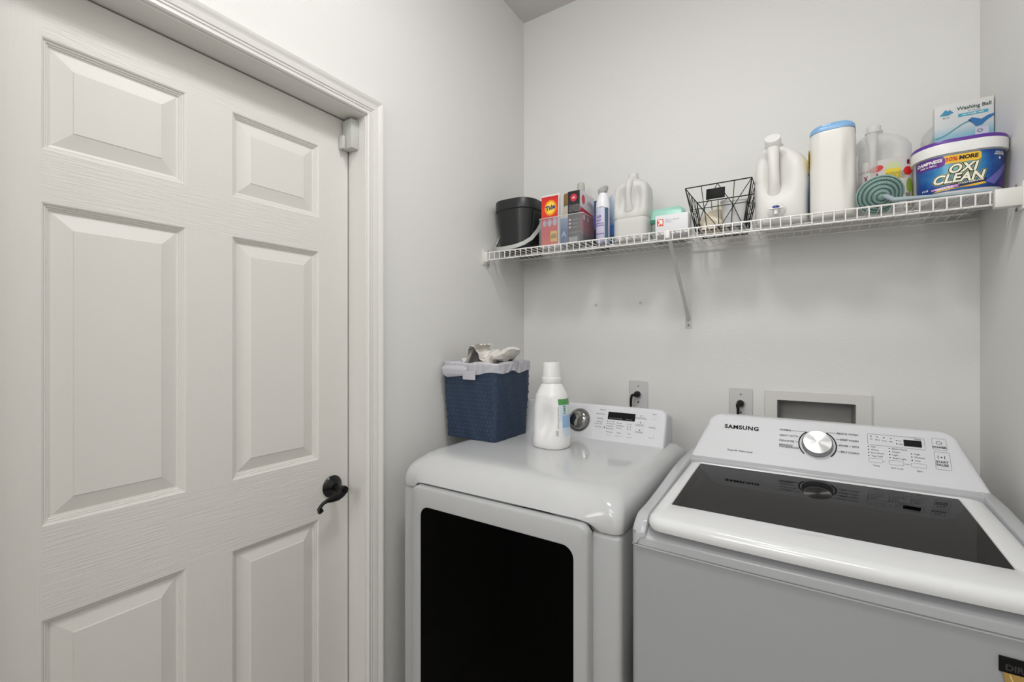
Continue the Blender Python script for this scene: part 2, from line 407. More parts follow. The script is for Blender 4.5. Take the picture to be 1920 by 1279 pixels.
# dial
def dial(parent, cm, u, v, r, h, body_m, cap_m, dome=False):
    def D(prof, name, m, sharp=35):
        rg = [[cm(u+rad*math.cos(2*PI*k/40), v+rad*math.sin(2*PI*k/40), z) for k in range(40)] for rad, z in prof]
        return MB().rings(rg).build(name, m, parent, sharp)
    b = D([(r*1.02, 0), (r, h*.5), (r*.95, h*.8), (r*.8, h*1.08), (r*.5, h*1.28), (.0005, h*1.35)] if dome else [(r*1.02, 0), (r, h*.8), (r*.93, h), (.0005, h)], 'dial', body_m, 60 if dome else 35)
    return b
dial(dry, cm, .001, .060, .036, .014, CHROME, CHROME, True)
pr_([MB().rings([[(.001+q*math.cos(a), .060+q*math.sin(a), .0005) for a in [2*PI*k/40 for k in range(40)]] for q in (.042, .0365)], cap=False)], 'dial_base', GREY, dry, cm)
pr_([rrect(.107, .203, .073, .099, .002, .0012)], 'display', BLACKP, dry, cm)
pr_([text_mb(s, .0055, Matrix.Translation((x, .0775, .0018)), align='LEFT') for s, x in (('Sensor', .112), ('Cool', .128), ('Wrinkle', .141), ('Time Left', .172))], 'display_lettering', mat('pale_ink', (150, 150, 150), .6), dry, cm)
T = lambda s, size, u, v, al='LEFT', b=0, sp=1, xs=1, sh=0: text_mb(s, size, Matrix.Translation((u, v, .0011)), align=al, bold=b, spacing=sp, xs=xs, shear=sh)
L_ = []
for s, v in (('Normal', .104), ('Heavy Duty', .089), ('Bedding', .073), ('Refresh', .061), ('Quick Dry', .054), ('Time Dry', .043)): L_.append(T(s, .0068, .096 if v > .08 else .090, v, 'RIGHT'))
for s, v in (('Very Dry', .066), ('More Dry', .0575), ('Normal', .049), ('Less Dry', .0405)): L_.append(T(s, .0058, .112, v))
for s, v in (('High', .0625), ('Medium', .0535), ('Low', .0455)): L_.append(T(s, .0058, .149, v))
for s, v in (('60', .0625), ('40', .0535), ('30', .0455)): L_.append(T(s, .0058, .187, v))
for s, u in (('Dry Level', .118), ('Temp', .152), ('Time', .188)): L_.append(T(s, .0058, u, .029, 'CENTER'))
for s, u, v in (('Wrinkle Prevent', .223, .0855), ('Damp Alert', .221, .062), ('Anti Static', .222, .038), ('Signal', .266, .104), ('Child Lock', .263, .058), ('Start', .262, .040), ('Pause', .262, .033)): L_.append(T(s, .006, u, v, 'CENTER'))
pr_(L_, 'printed_lettering', INKL, dry, cm)
dots = [ell(x, v, .0016, .0016, 10, .0012) for x, vs in ((.108, (.066, .0575, .049, .0405)), (.144, (.0625, .0535, .0455)), (.181, (.0625, .0535, .0455))) for v in vs] + [ell(.099, .043, .0024, .0024, 10, .0012)] + [ell(.223, v, .0018, .0018, 10, .0026) for v in (.094, .071, .046)]
pr_(dots, 'indicator_dots', INK, dry, cm)
for (u, v, a, b) in ((.223, .094, .016, .006), (.222, .071, .016, .006), (.222, .046, .016, .006), (.266, .092, .009, .008), (.263, .067, .009, .007), (.262, .036, .010, .014), (.118, .0215, .014, .0035), (.153, .0205, .014, .0035), (.190, .0205, .012, .0035)):
    MB().rings([[cm(p[0], p[1], z) for p in rr(2*a*.85-i, 2*b*.85-i, .003, 0, u, v, n=3)] for z, i in ((0, 0), (.0012, 0), (.0017, .001))]).build('button', PANEL, dry)

# ---------------------------------------------------------------- washer
WXC = .0185
wsh = thing('washer', 'white top-loading washer with smoked glass lid beside the right wall', 'washer', (WXC, .98, 0))
# body with slightly crowned front
def crown(x, y, z): return (x, y-(.006*(1-(x/.343)**2) if y < .2 else 0), z)
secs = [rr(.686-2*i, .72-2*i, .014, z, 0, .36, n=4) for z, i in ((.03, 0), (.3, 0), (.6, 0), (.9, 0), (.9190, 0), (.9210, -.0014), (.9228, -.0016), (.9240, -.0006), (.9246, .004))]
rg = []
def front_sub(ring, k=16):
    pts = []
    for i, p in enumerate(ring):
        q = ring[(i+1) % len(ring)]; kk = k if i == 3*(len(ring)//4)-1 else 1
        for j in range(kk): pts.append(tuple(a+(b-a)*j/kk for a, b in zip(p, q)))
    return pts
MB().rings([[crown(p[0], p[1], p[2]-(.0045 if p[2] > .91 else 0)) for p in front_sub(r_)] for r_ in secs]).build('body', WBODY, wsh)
for x in (-.29, .29):
    for y in (.06, .66): MB().lathe([(0, 0), (.02, 0), (.02, .012), (.008, .014), (.008, .04), (0, .04)], 16, c=(x, y, 0)).build('foot', GREY, wsh)
mb = MB()
cov = [(.9195, .006, .014), (.9208, .0024, .016), (.934, .0018, .018), (.9375, .0020, .018), (.9395, .0035, .018), (.9425, .010, .018), (.9465, .019, .02), (.9505, .028, .02), (.953, .036, .02)]
MB().rings([[crown(*p) for p in front_sub(rr(.686-2*min(i, .004), .72-2*i, r, z, 0, .36, n=5))] for z, i, r in cov]).build('cover_base', mat('cover_enamel', (186, 188, 190), .2, coat=.2), wsh, sharp=50)
def hz(y):   # rim height along depth
    return .948+.034*math.sin(min(1, max(0, y-.002)/.045)*PI/2)**.8 + .030*sm(.05, .46, y) if y > 0 else .948
for s in (-1, 1):
    rg = []
    for y in [.0012, .003, .006, .009, .012, .016, .02, .03, .04, .055, .08, .12, .2, .3, .4, .46, .52, .60, .70]:
        h = hz(y)
        prf = [(.3420, .921), (.3438, .945), (.3435, h-.014 if h > .962 else .949), (.340, h-.005), (.334, h), (.3145, h+.001), (.3125, h-.002), (.3125, .94), (.325, .935)]
        cr_ = .018; off = cr_-math.sqrt(max(0, cr_**2-(cr_-y)**2)) if y < cr_ else 0
        rg.append([(s*min(a, .3446-off), y-.0016, max(z, .9205)) for a, z in prf])
    mb.rings(rg)
mb.box(-.335, .335, .455, .70, .95, 1.012, .004)
mb.build('top_cover', mat('cover_enamel', (0, 0, 0)), wsh, sharp=50)
# lid: frame round the glass
def lz(y): return .020*sm(-.05, .5, y)*1.1
LX, LY0, LY1 = .3105, -.008, .452
GX0, GX1, GY0, GY1 = -.280, .266, .085, .425
lc = (LY0+LY1)/2; lw = 2*LX; ld = LY1-LY0
gc, gy, gw, gd = (GX0+GX1)/2, (GY0+GY1)/2, GX1-GX0, GY1-GY0
def lrg(w, d, r, z, cx, cy): 
    ring = rr(w, d, r, z, cx, cy, n=8)
    out = []
    for x, y, zz in front_sub(ring, 16):
        yy = y-(.010*(1-(x/.31)**2) if y < .03 else 0)
        out.append((x, yy, zz+lz(yy)))
    return out
MB().rings([lrg(gw-.004, gd-.004, .006, .962, gc, gy), lrg(lw-.03, ld-.03, .02, .958, 0, lc), lrg(lw-.006, ld-.006, .03, .960, 0, lc), lrg(lw, ld, .032, .967, 0, lc), lrg(lw-.001, ld-.001, .032, .975, 0, lc), lrg(lw-.007, ld-.007, .030, .983, 0, lc), lrg(lw-.02, ld-.02, .026, .9875, 0, lc), lrg(lw-.04, ld-.044, .02, .9885, 0, lc),
            lrg(gw+.007, gd+.007, .010, .989, gc, gy), lrg(gw+.002, gd+.002, .008, .9880, gc, gy), lrg(gw-.002, gd-.002, .006, .9855, gc, gy), lrg(gw-.004, gd-.004, .006, .962, gc, gy)], cap=False).build('lid', ENAM, wsh, sharp=40)
sg = MATS.get('smoked') or bpy.data.materials.new('smoked_glass'); sg.use_nodes = True; nt = sg.node_tree
for n_ in list(nt.nodes): nt.nodes.remove(n_)
o_ = nt.nodes.new('ShaderNodeOutputMaterial'); mx = nt.nodes.new('ShaderNodeMixShader'); tr = nt.nodes.new('ShaderNodeBsdfTransparent'); gl = nt.nodes.new('ShaderNodeBsdfGlossy'); fz = nt.nodes.new('ShaderNodeFresnel')
tr.inputs[0].default_value = (.045, .045, .043, 1); gl.inputs['Roughness'].default_value = .02; gl.inputs[0].default_value = (.62, .62, .62, 1); fz.inputs[0].default_value = 1.46
nt.links.new(fz.outputs[0], mx.inputs[0]); nt.links.new(tr.outputs[0], mx.inputs[1]); nt.links.new(gl.outputs[0], mx.inputs[2]); nt.links.new(mx.outputs[0], o_.inputs[0])
gp = []
N = 10
g = MB()
vs = [(GX0+.0014+(gw-.0028)*i/2, GY0+.0014+(gd-.0028)*j/N, .9862+lz(GY0+gd*j/N)) for j in range(N+1) for i in range(3)]
g.add(vs, [(j*3+i, j*3+i+1, (j+1)*3+i+1, (j+1)*3+i) for j in range(N) for i in range(2)])
g.build('lid_glass', sg, wsh)
# under the glass: tub collar, and a dark disc painting the drum's shade
n = 48
def el_ring(a, b, z): return [(gc+a*math.cos(2*PI*k/n+PI/4), gy-.0+b*math.sin(2*PI*k/n+PI/4), z) for k in range(n)]
def sq_ring(z, e=0):
    out = []
    for k in range(n):
        a = 2*PI*k/n+PI/4; c, s_ = math.cos(a), math.sin(a); m_ = max(abs(c), abs(s_)); out.append((gc+(gw/2-.003-e)*c/m_, gy+(gd/2-.003-e)*s_/m_, z))
    return out
MB().rings([sq_ring(.975), sq_ring(.957), el_ring(.215, .150, .9545), el_ring(.205, .143, .953)], cap=False).build('tub_collar', mat('collar_plastic', (120, 120, 118), .4), wsh)
MB().rings([el_ring(.204, .142, .954), el_ring(.200, .139, .9533)], caps=(True, True)).build('drum_opening', mat('drum_shade', (40, 40, 40), .5), wsh)
# console
cw = cons_map((0, .495, 1.014), (.07, .1))
console(-.322, .337, .147, .036, 0, 'console', PANEL, wsh, cw, lip=.011, slant=.040, y_back=.715)
pr_([T('SAMSUNG', .0170, -.187, .103, 'CENTER', .0006, 1.12, 1.10)], 'printed_logo', BLACKP, wsh, cw)
L_ = [T('Deep Fill  Water Level', .0072, -.187, .028, 'CENTER', .0001)]
pr_(L_, 'printed_caption', INK, wsh, cw)
L_ = []
for s, v in (('NORMAL', .109), ('HEAVY DUTY', .092), ('DELICATES', .0755), ('BEDDING/\nWATERPROOF', .0595)): pr_([T(s, .0074, -.088, v, 'LEFT', .0001)], 'cycle_name', INK, wsh, cw)
for s, v in (('QUICK WASH', .113), ('DEEP WASH', .095), ('RINSE + SPIN', .078), ('SELF CLEAN', .060)): pr_([T(s, .0074, .095, v, 'RIGHT', .0001)], 'cycle_name', INK, wsh, cw)
for s, u, v in (('Fill', .122, .1075), ('Wash', .135, .1068), ('Rinse', .149, .106), ('Spin', .163, .1055)): L_.append(T(s, .0045, u, v-.002, 'CENTER'))
for s, v in (('Hot', .084), ('Warm', .0755), ('Eco Warm', .067), ('Tap Cold', .0585)): L_.append(T(s, .0062, .120, v))
for s, v in (('Extra Heavy', .084), ('Heavy', .0755), ('Light', .067), ('Extra Light', .0585)): L_.append(T(s, .0062, .163, v))
for s, v in (('High', .075), ('Medium', .0665), ('Low', .058)): L_.append(T(s, .0062, .206, v))
for s, u, v in (('Temp', .129, .0325), ('Soil Level', .170, .0315), ('Spin', .213, .031), ('Delay', .216, .1165), ('hr', .181, .108), ('min', .182, .099)): L_.append(T(s, .0062, u, v, 'CENTER'))
for s, u, v, z in (('POWER', .256, .0995, .0075), ('START', .257, .061, .0078), ('PAUSE', .257, .053, .0078)): L_.append(T(s, z, u, v+.0005, 'CENTER', .0002))
pr_(L_, 'printed_lettering', INK, wsh, cw)
ln = []
def line(pts, wd=.0005):
    m_ = MB()
    for (a, b), (c, d) in zip(pts, pts[1:]):
        l = math.hypot(c-a, d-b); nx, ny = -(d-b)/l*wd, (c-a)/l*wd
        m_.quad((a+nx, b+ny, .001), (a-nx, b-ny, .001), (c-nx, d-ny, .001), (c+nx, d+ny, .001))
    return m_
for p in ([(-.058, .109), (-.020, .109), (-.014, .104)], [(-.045, .092), (-.034, .092)], [(-.048, .0755), (-.041, .0755)], [(-.040, .060), (-.038, .060)],
          [(.058, .113), (.026, .113), (.018, .106)], [(.060, .095), (.045, .095)], [(.055, .078), (.048, .078)], [(.060, .060), (.048, .060)]): ln.append(line(p))
ln.append(frame(.114, .229, .089, .121, .003, .0007, .001))
ln += [frame(.114, .143, .041, .052, .002, .0005, .001), frame(.155, .184, .040, .052, .002, .0005, .001), frame(.198, .227, .040, .051, .002, .0005, .001), frame(.243, .270, .093, .124, .003, .0006, .001), frame(.244, .273, .042, .088, .003, .0006, .001), line([(.144, .047), (.148, .047)]), line([(.186, .046), (.196, .046)])]
pr_(ln, 'printed_lines', INKL, wsh, cw)
dots = [ell(u, v, .0014, .0014, 10, .0012) for u, vs in ((.115, (.084, .0755, .067, .0585)), (.158, (.084, .0755, .067, .0585)), (.201, (.075, .0665, .058))) for v in vs] + [ell(u, v, .0014, .0014, 10, .0012) for u, v in ((.122, .114), (.135, .113), (.149, .1125), (.163, .112), (.174, .108), (.174, .099))]
dots += [MB().rings([[(.256+q*math.cos(a), .1120+q*math.sin(a)*.8, .0012) for a in [2*PI*k/20 for k in range(20)]] for q in (.0055, .0045)], cap=False), line([(.251, .078), (.251, .070)], .0006), line([(.263, .078), (.263, .070)], .0006), ell(.257, .074, .0018, .0018, 8, .0012)]
pr_(dots, 'indicator_dots', BLACKP, wsh, cw)
pr_([rrect(.188, .223, .095, .1125, .0015, .0014)], 'display', BLACKP, wsh, cw)
arc = MB()
for a0, a1 in ((125, 225), (-45, 60)):
    aa = [R(a0+(a1-a0)*k/24) for k in range(25)]
    arc = MB()
    for p, q in zip(aa, aa[1:]): arc.quad(*[(.003+rad*math.cos(x), .0735+rad*math.sin(x), .001) for rad, x in ((.0445, p), (.0415, p), (.0415, q), (.0445, q))])
    pr_([arc], 'dial_arc', BLACKP, wsh, cw)

dial(wsh, cw, .003, .0735, .0360, .017, mat('dial_side', (150, 150, 150), .25, metal=.9), STEEL)
def anis(name):
    m = bpy.data.materials.new(name); m.use_nodes = True; nt = m.node_tree; b = nt.nodes['Principled BSDF']
    b.inputs['Base Color'].default_value = rgb((215, 215, 215)); b.inputs['Metallic'].default_value = 1; b.inputs['Roughness'].default_value = .32; b.inputs['Anisotropic'].default_value = .92
    tg = nt.nodes.new('ShaderNodeTangent'); tg.direction_type = 'RADIAL'; tg.axis = 'Z'; nt.links.new(tg.outputs[0], b.inputs['Tangent'])
    MATS[name] = m; return m
cap = MB().lathe([(.0005, 0), (.030, 0), (.0325, 0), (.0335, -.0010), (.0335, -.003), (.0005, -.003)], 64).build('dial_cap', anis('spun_steel'), wsh, sharp=15)
Pc = Vector(cw(.003, .0735, .0195)); Lq = math.hypot(.07, .1)
cap.matrix_local = Matrix.Translation(Pc) @ Matrix(((1, 0, 0, 0), (0, .07/Lq, -.1/Lq, 0), (0, .1/Lq, .07/Lq, 0), (0, 0, 0, 1)))
# energy sticker low right on the front
fs = front(-.0052, 0, 0)
stk = bpy.data.objects.new('sticker', None); C.objects.link(stk); stk.parent = wsh; stk.location = (.2225, -.0005, .890)
GOLD = mat('gold_foil', (205, 168, 100), .3, metal=.75); GOLD2 = mat('pale_gold_foil', (250, 224, 150), .25, metal=.6)
MB().box(0, .105, -.0062, -.003, -.0225, 0).build('sticker_header', BLACKP, stk)
def fr2(z0=0): return lambda u, v, w: (u, -.0064-w, v)
pr_([text_mb('DIRECT DRIVE', .0125, Matrix.Translation((.006, -.0145, .0003)), align='LEFT', bold=.0003)], 'sticker_lettering', mat('dark_grey_print', (52, 50, 50), .5), stk, fr2())
pr_([poly([(.004, -.0225), (.105, -.0225), (.105, -.10), (.016, -.10)], 0)], 'sticker_gold_field', GOLD, stk, fr2())
pr_([poly([(.010, -.024), (.012, -.024), (.024, -.06), (.022, -.06)], .0003), MB().rings([rr(.06, .05, .004, .0003, .065, -.062, n=3), rr(.054, .044, .003, .0008, .065, -.062, n=3)], cap=False), text_mb('10', .040, Matrix.Translation((.064, -.062, .0006)), bold=.001)], 'sticker_emblem', GOLD2, stk, fr2())

# ---------------------------------------------------------------- wire shelf
SX0, SX1, SY0, SY1 = -1.098, .362, 1.508, 1.800
def zs(x): return 1.7235-.0066*(x+1.1)      # underside of what stands on the shelf
SL = -.0066
shelf = thing('wire_shelf', 'white coated wire shelf running across the back wall above the machines', 'shelf', (SX0, SY0, 1.7265-.0035), ry=math.atan(-SL))
Ls = SX1-SX0
MB().tube([(0, 0, -.003), (Ls, 0, -.003)], .0026, 8).build('front_rod', WIRE, shelf)
MB().tube([(0, 0, -.033), (Ls, 0, -.033)], .0026, 8).build('lip_rod', WIRE, shelf)
MB().tube([(0, .10, -.0058), (Ls, .10, -.0058)], .0026, 6).build('cross_rod', WIRE, shelf)
MB().tube([(0, .20, -.0058), (Ls, .20, -.0058)], .0026, 6).build('cross_rod', WIRE, shelf)
MB().tube([(-.001, SY1-SY0, -.0058), (Ls+.04, SY1-SY0, -.0058)], .0026, 6).build('back_rod', WIRE, shelf)
NW = 59; w0 = None
for i in range(NW):
    x = .012+(Ls-.016)*i/(NW-1)
    if w0 is None:
        w0 = MB().tube([(0, SY1-SY0+.003, -.0013), (0, .004, -.0013), (0, -.0012, -.0025), (0, -.0034, -.006), (0, -.0034, -.034)], .0017, 6).build('wire', WIRE, shelf); w0.location = (x, 0, 0)
    else:
        c = w0.copy(); C.objects.link(c); c.location = (x, 0, 0)
for x, lab, s in ((XL, 'white plastic end bracket holding the shelf on the left wall', 1), (XR, 'white plastic end bracket holding the shelf on the right wall', -1)):
    zz = zs(x)
    t = thing('shelf_bracket', lab, 'bracket', (x, 1.508, zz-.022), group='end brackets of the wire shelf')
    ln_ = .020 if s > 0 else .048
    mb = MB().box(min(.001*s, (ln_)*s), max(.001*s, ln_*s), -.0095, .014, -.020, .023, .003)
    mb.build('bracket_body', WPL2, t)
    MB().box(min(0, .0045*s), max(0, .0045*s), -.014, .030, -.030, .034, .0015).build('wall_plate', WPL2, t)
    for zq in (-.027, .030): MB().lathe([(0, 0), (.004, 0), (.003, .002), (0, .0022)], 12, M=Matrix.Translation((.0045*s, .022, zq-.002*s)) @ Matrix.Rotation(R(90*s), 4, 'Y')).build('screw', GREY, t)
# diagonal brace
t = thing('shelf_brace', 'white diagonal metal brace between shelf front and back wall', 'brace', (-.380, YB, 1.43))
MB().tube([(0, -.008, .014), (0, -.085, .088), (0, -.293, .268)], [.0085, .0075, .0085], 10, flat_=.8).build('strut', mat('brace_paint', (205, 203, 200), .4), t)
MB().box(-.0115, .0115, -.003, 0, -.022, .020, .001).build('foot_plate', mat('brace_plate', (205, 203, 200), .4), t)
MB().lathe([(0, 0), (.0035, 0), (.003, .002), (0, .0022)], 12, M=Matrix.Translation((0, -.003, -.010)) @ Matrix.Rotation(R(90), 4, 'X')).build('screw', GREY, t)
MB().box(-.007, .007, -.318, -.290, .262, .288, .002).build('clip', WIRE, t)

# ---------------------------------------------------------------- things on the shelf
def at(name, lab, cat, x, y, rz=0, dz=0, group=None): return thing(name, lab, cat, (x, y, zs(x)+dz), rz, group)

# black bin with grey handle
t = at('storage_bin', 'black ribbed plastic bin with a pale grey handle at the left shelf end', 'bin', -1.010, 1.640)
BINM = mat('black_bin_plastic', (30, 31, 33), .38)
secs = dense([(0, .140, .165, .05), (.004, .148, .173, .053), (.172, .176, .210, .062)], 6)
loft(secs+[(.172, .170, .204, .06, 0, 0), (.010, .140, .164, .05, 0, 0)], n=10, caps=(True, True)).build('bin_body', BINM, t)
loft([(.168, .178, .212, .064), (.171, .1855, .2195, .067), (.205, .189, .223, .068), (.2085, .186, .220, .067), (.206, .180, .214, .064), (.170, .176, .210, .062)], n=10, caps=(False, False)).build('rim', BINM, t)
for k in range(5):
    z0 = .045+k*.0
    a = R(-52+k*13)
    MB().tube([(.060+.024*math.cos(a)*0+ (.018+.0), -.058+k*.024, .03), (.0905, -.058+k*.026, .155)], .0022, 6).build('rib', BINM, t)
hp = [(.092, .020, .158), (.094, .0, .125), (.093, -.035, .085), (.086, -.075, .046), (.068, -.104, .024), (.040, -.115, .014), (0, -.119, .010), (-.045, -.115, .010), (-.076, -.098, .020), (-.088, -.062, .045), (-.092, -.02, .10), (-.0925, .020, .158)]
mb = MB(); rg = []
for i, p in enumerate(hp):
    P = Vector(p); a = Vector(hp[max(0, i-1)]); b = Vector(hp[min(len(hp)-1, i+1)]); tt = (b-a).normalized()
    out = Vector((P.x, P.y*1.1, 0)); out = (out-tt*out.dot(tt)).normalized(); wd = tt.cross(out).normalized()
    rg.append([P+wd*.0075+out*.002, P+wd*.0075-out*.002, P-wd*.0075-out*.002, P-wd*.0075+out*.002])
mb.rings(rg).build('handle', mat('pale_grey_handle', (190, 191, 188), .4), t, sharp=60)

# clear tray
t = at('clear_tray', 'clear low plastic tray holding the orange packet and black carton', 'tray', -.797, 1.640)
tw, td, th = .190, .150, .118
MB().rings([rr(tw, td, .006, 0, n=3), rr(tw, td, .006, th, n=3), rr(tw-.004, td-.004, .005, th, n=3), rr(tw-.004, td-.004, .005, .004, n=3)]).build('tray_walls', CLEAR, t)
MB().tube([(p[0], p[1], p[2]) for p in rr(tw-.002, td-.002, .006, th, n=3)], .0014, 6, closed=True).build('tray_rim', mat('tray_rim_edge', (215, 214, 212), .15), t)
# orange packet
x0 = -.8475
t = at('detergent_packet', 'orange and red laundry packet with round yellow emblem standing in the clear tray', 'packet', x0, 1.586, R(1), .006)
pk = dense([(0, .078, .004, .0019), (.006, .078, .010, .004), (.090, .079, .022, .009), (.195, .078, .010, .004), (.207, .079, .003, .0014)], 4)
loft(pk, n=4).build('pouch', flat('packet_foil', (226, 222, 220), .25), t)
fp = lambda u, v, w: (u, -.0125-w+.006*abs(v-.09)/.11-.0012, v)
g_ = lambda *m_: merge(*m_)
pr_([rect(-.036, .036, .104, .198, 0, 2, 8)], 'red_print', ramp_mat('packet_red', [(0, (196, 40, 38)), (.5, (232, 62, 30)), (1, (206, 24, 32))], 2, .09, .2), t, fp)
pr_([rect(-.036, .036, .006, .104, 0, 2, 8)], 'lower_print', ramp_mat('packet_pink', [(0, (226, 92, 74)), (.55, (206, 56, 52)), (1, (214, 60, 54))], 2, 0, .1), t, fp)
pr_([ell(.004, .152, .026, .031, 28, .0008)], 'emblem_ring', flat('packet_orange', (246, 150, 34)), t, fp)
pr_([ell(.004, .152, .019, .024, 28, .0014)], 'emblem_disc', flat('packet_yellow', (250, 216, 70)), t, fp)
pr_([text_mb('Tide', .025, Matrix.Translation((.004, .152, .0024)) @ Matrix.Rotation(R(12), 4, 'Z'), bold=.001, xs=.9)], 'emblem_lettering', flat('packet_blue', (38, 60, 130)), t, fp)
pr_([ell(-.020, .092, .008, .013, 16, .0008), ell(.002, .094, .009, .015, 16, .0008), ell(.024, .096, .009, .017, 16, .0008)], 'pod_print', flat('pod_print', (180, 176, 196)), t, fp)
pr_([rrect(.004, .033, .018, .060, .003, .0008)], 'price_tag', flat('packet_gold', (232, 184, 66)), t, fp)
pr_([text_mb('LESS\nMESS', .011, Matrix.Translation((.0185, .040, .0014)), bold=.0003)], 'tag_lettering', flat('tag_green', (72, 110, 50)), t, fp)
# blue packet low in tray
t = at('blue_packet', 'slim blue carton low in the clear tray between orange packet and black carton', 'carton', -.790, 1.600, 0, .006)
MB().box(-.017, .017, -.012, .012, 0, .108, .002).build('carton_body', ramp_mat('blue_carton_print', [(0, (60, 92, 150)), (.5, (40, 84, 128)), (1, (120, 156, 190))], 2, 0, .11), t)
pr_([text_mb('A', .03, Matrix.Translation((-.002, .045, 0)), bold=.001)], 'carton_mark', flat('pale_blue_print', (150, 176, 214)), t, front(-.012))
# gold capped bottle
t = at('gold_capped_bottle', 'small clear bottle with gold cap between orange packet and black carton', 'bottle', -.806, 1.655, 0, .006)
loft([(0, .036, .036, .016), (.002, .040, .040, .018), (.150, .040, .040, .018), (.168, .034, .034, .016), (.172, .030, .030, .0145)], n=6).build('bottle_body', flat('pale_green_bottle', (196, 208, 200), .15), t)
loft([(.171, .035, .035, .016), (.215, .035, .035, .016), (.2195, .031, .031, .014)], n=6).build('cap', flat('gold_cap', (142, 112, 58), .3), t)
pr_([rect(-.012, .014, .110, .160)], 'bottle_label', flat('peach_label', (236, 214, 200)), t, front(-.0205))
# black/red carton
t = at('dye_carton', 'black carton with red and white side and round red emblem in the clear tray', 'carton', -.744, 1.642, 0, .006)
CW, CD, CH = .050, .134, .202
MB().box(-CW/2, CW/2, -CD/2, CD/2, 0, CH, .0015).build('carton_body', flat('black_carton', (26, 25, 28), .35), t)
fb = front(-CD/2)
pr_([ell(0, .176, .0135, .0145, 28)], 'round_emblem', flat('emblem_red', (206, 38, 66)), t, fb)
pr_([text_mb('rit', .012, Matrix.Translation((0, .176, .0006)), bold=.0006)], 'emblem_lettering', flat('emblem_pale', (244, 200, 206)), t, fb)
pr_([text_mb('COLOR REMOVER\nwhitening and brightening\nfor whites and light\ncolored fabrics and\nlaundry machines', .0066, Matrix.Translation((-.020, .136, 0)), align='LEFT', bold=.0001)] +
    [text_mb('removes colour\nfrom fabric', .0052, Matrix.Translation((-.008, z, 0)), align='LEFT') for z in (.092, .078, .064)] +
    [text_mb('non toxic, safe and easy to use\nin all washing machines\nkeep out of reach', .0045, Matrix.Translation((-.020, .044, 0)), align='LEFT')], 'front_lettering', flat('grey_print', (150, 146, 150)), t, fb)
pr_([ell(-.016, z, .0045, .0045, 12) for z in (.093, .079, .065)], 'bullet_marks', flat('bullet_pink', (226, 170, 190)), t, fb)
pr_([rect(-.020, .016, .008, .028)], 'barcode_field', flat('barcode_grey', (150, 150, 154)), t, fb)
sd = side(CW/2)
pr_([poly([(-CD/2, .142), (CD/2, .128), (CD/2, CH-.001), (-CD/2, CH-.001)])], 'side_white_field', flat('side_white', (222, 218, 220)), t, sd)
pr_([poly([(-CD/2, .040), (CD/2, .034), (CD/2, .128), (-CD/2, .142)])], 'side_red_field', ramp_mat('side_red', [(0, (70, 60, 74)), (.35, (176, 48, 72)), (.7, (150, 30, 60)), (1, (206, 30, 44))], 2, .03, .14), t, sd)
pr_([ell(-.036, .172, .015, .018, 24, .0004)], 'side_emblem', flat('emblem_red', (0, 0, 0)), t, sd)
pr_([ell(-.030, .108, .013, .016, 20, .0004), ell(.006, .104, .008, .014, 20, .0004)], 'shirt_print', flat('shirt_print', (60, 24, 40)), t, sd)
pr_([ell(-.030, .106, .008, .012, 16, .0008), ell(.006, .103, .005, .011, 16, .0008)], 'shirt_white', flat('side_white2', (230, 226, 228)), t, sd)
pr_([text_mb('whitening\nbrightening', .010, Matrix.Translation((.024, .168, .0004)), align='CENTER')], 'side_lettering', flat('side_grey', (150, 140, 150)), t, sd)
# white capped bottle behind
t = at('tall_bottle', 'tall pale bottle with translucent white cap standing behind the black carton', 'bottle', -.790, 1.742)
loft([(0, .046, .046, .022), (.235, .046, .046, .022), (.255, .034, .034, .0165), (.258, .028, .028, .0135)], n=6).build('bottle_body', flat('pale_bottle', (206, 206, 204), .3), t)
MB().lathe([(0, .254), (.0165, .254), (.0165, .278), (.0145, .290), (.0085, .294), (0, .294)], 24).build('cap', flat('grey_white_cap', (190, 190, 184), .3), t)
# navy box
t = at('navy_box', 'narrow navy blue box wedged between black carton and white aerosol', 'box', -.690, 1.720)
MB().box(-.014, .014, -.045, .045, 0, .188, .0015).build('carton_body', ramp_mat('navy_print', [(0, (20, 30, 52)), (.6, (26, 40, 84)), (1, (30, 70, 128))], 2, 0, .19), t)
pr_([ell(0, .11, .018, .040, 20)], 'printed_mark', flat('navy_violet', (70, 72, 140)), t, front(-.045))
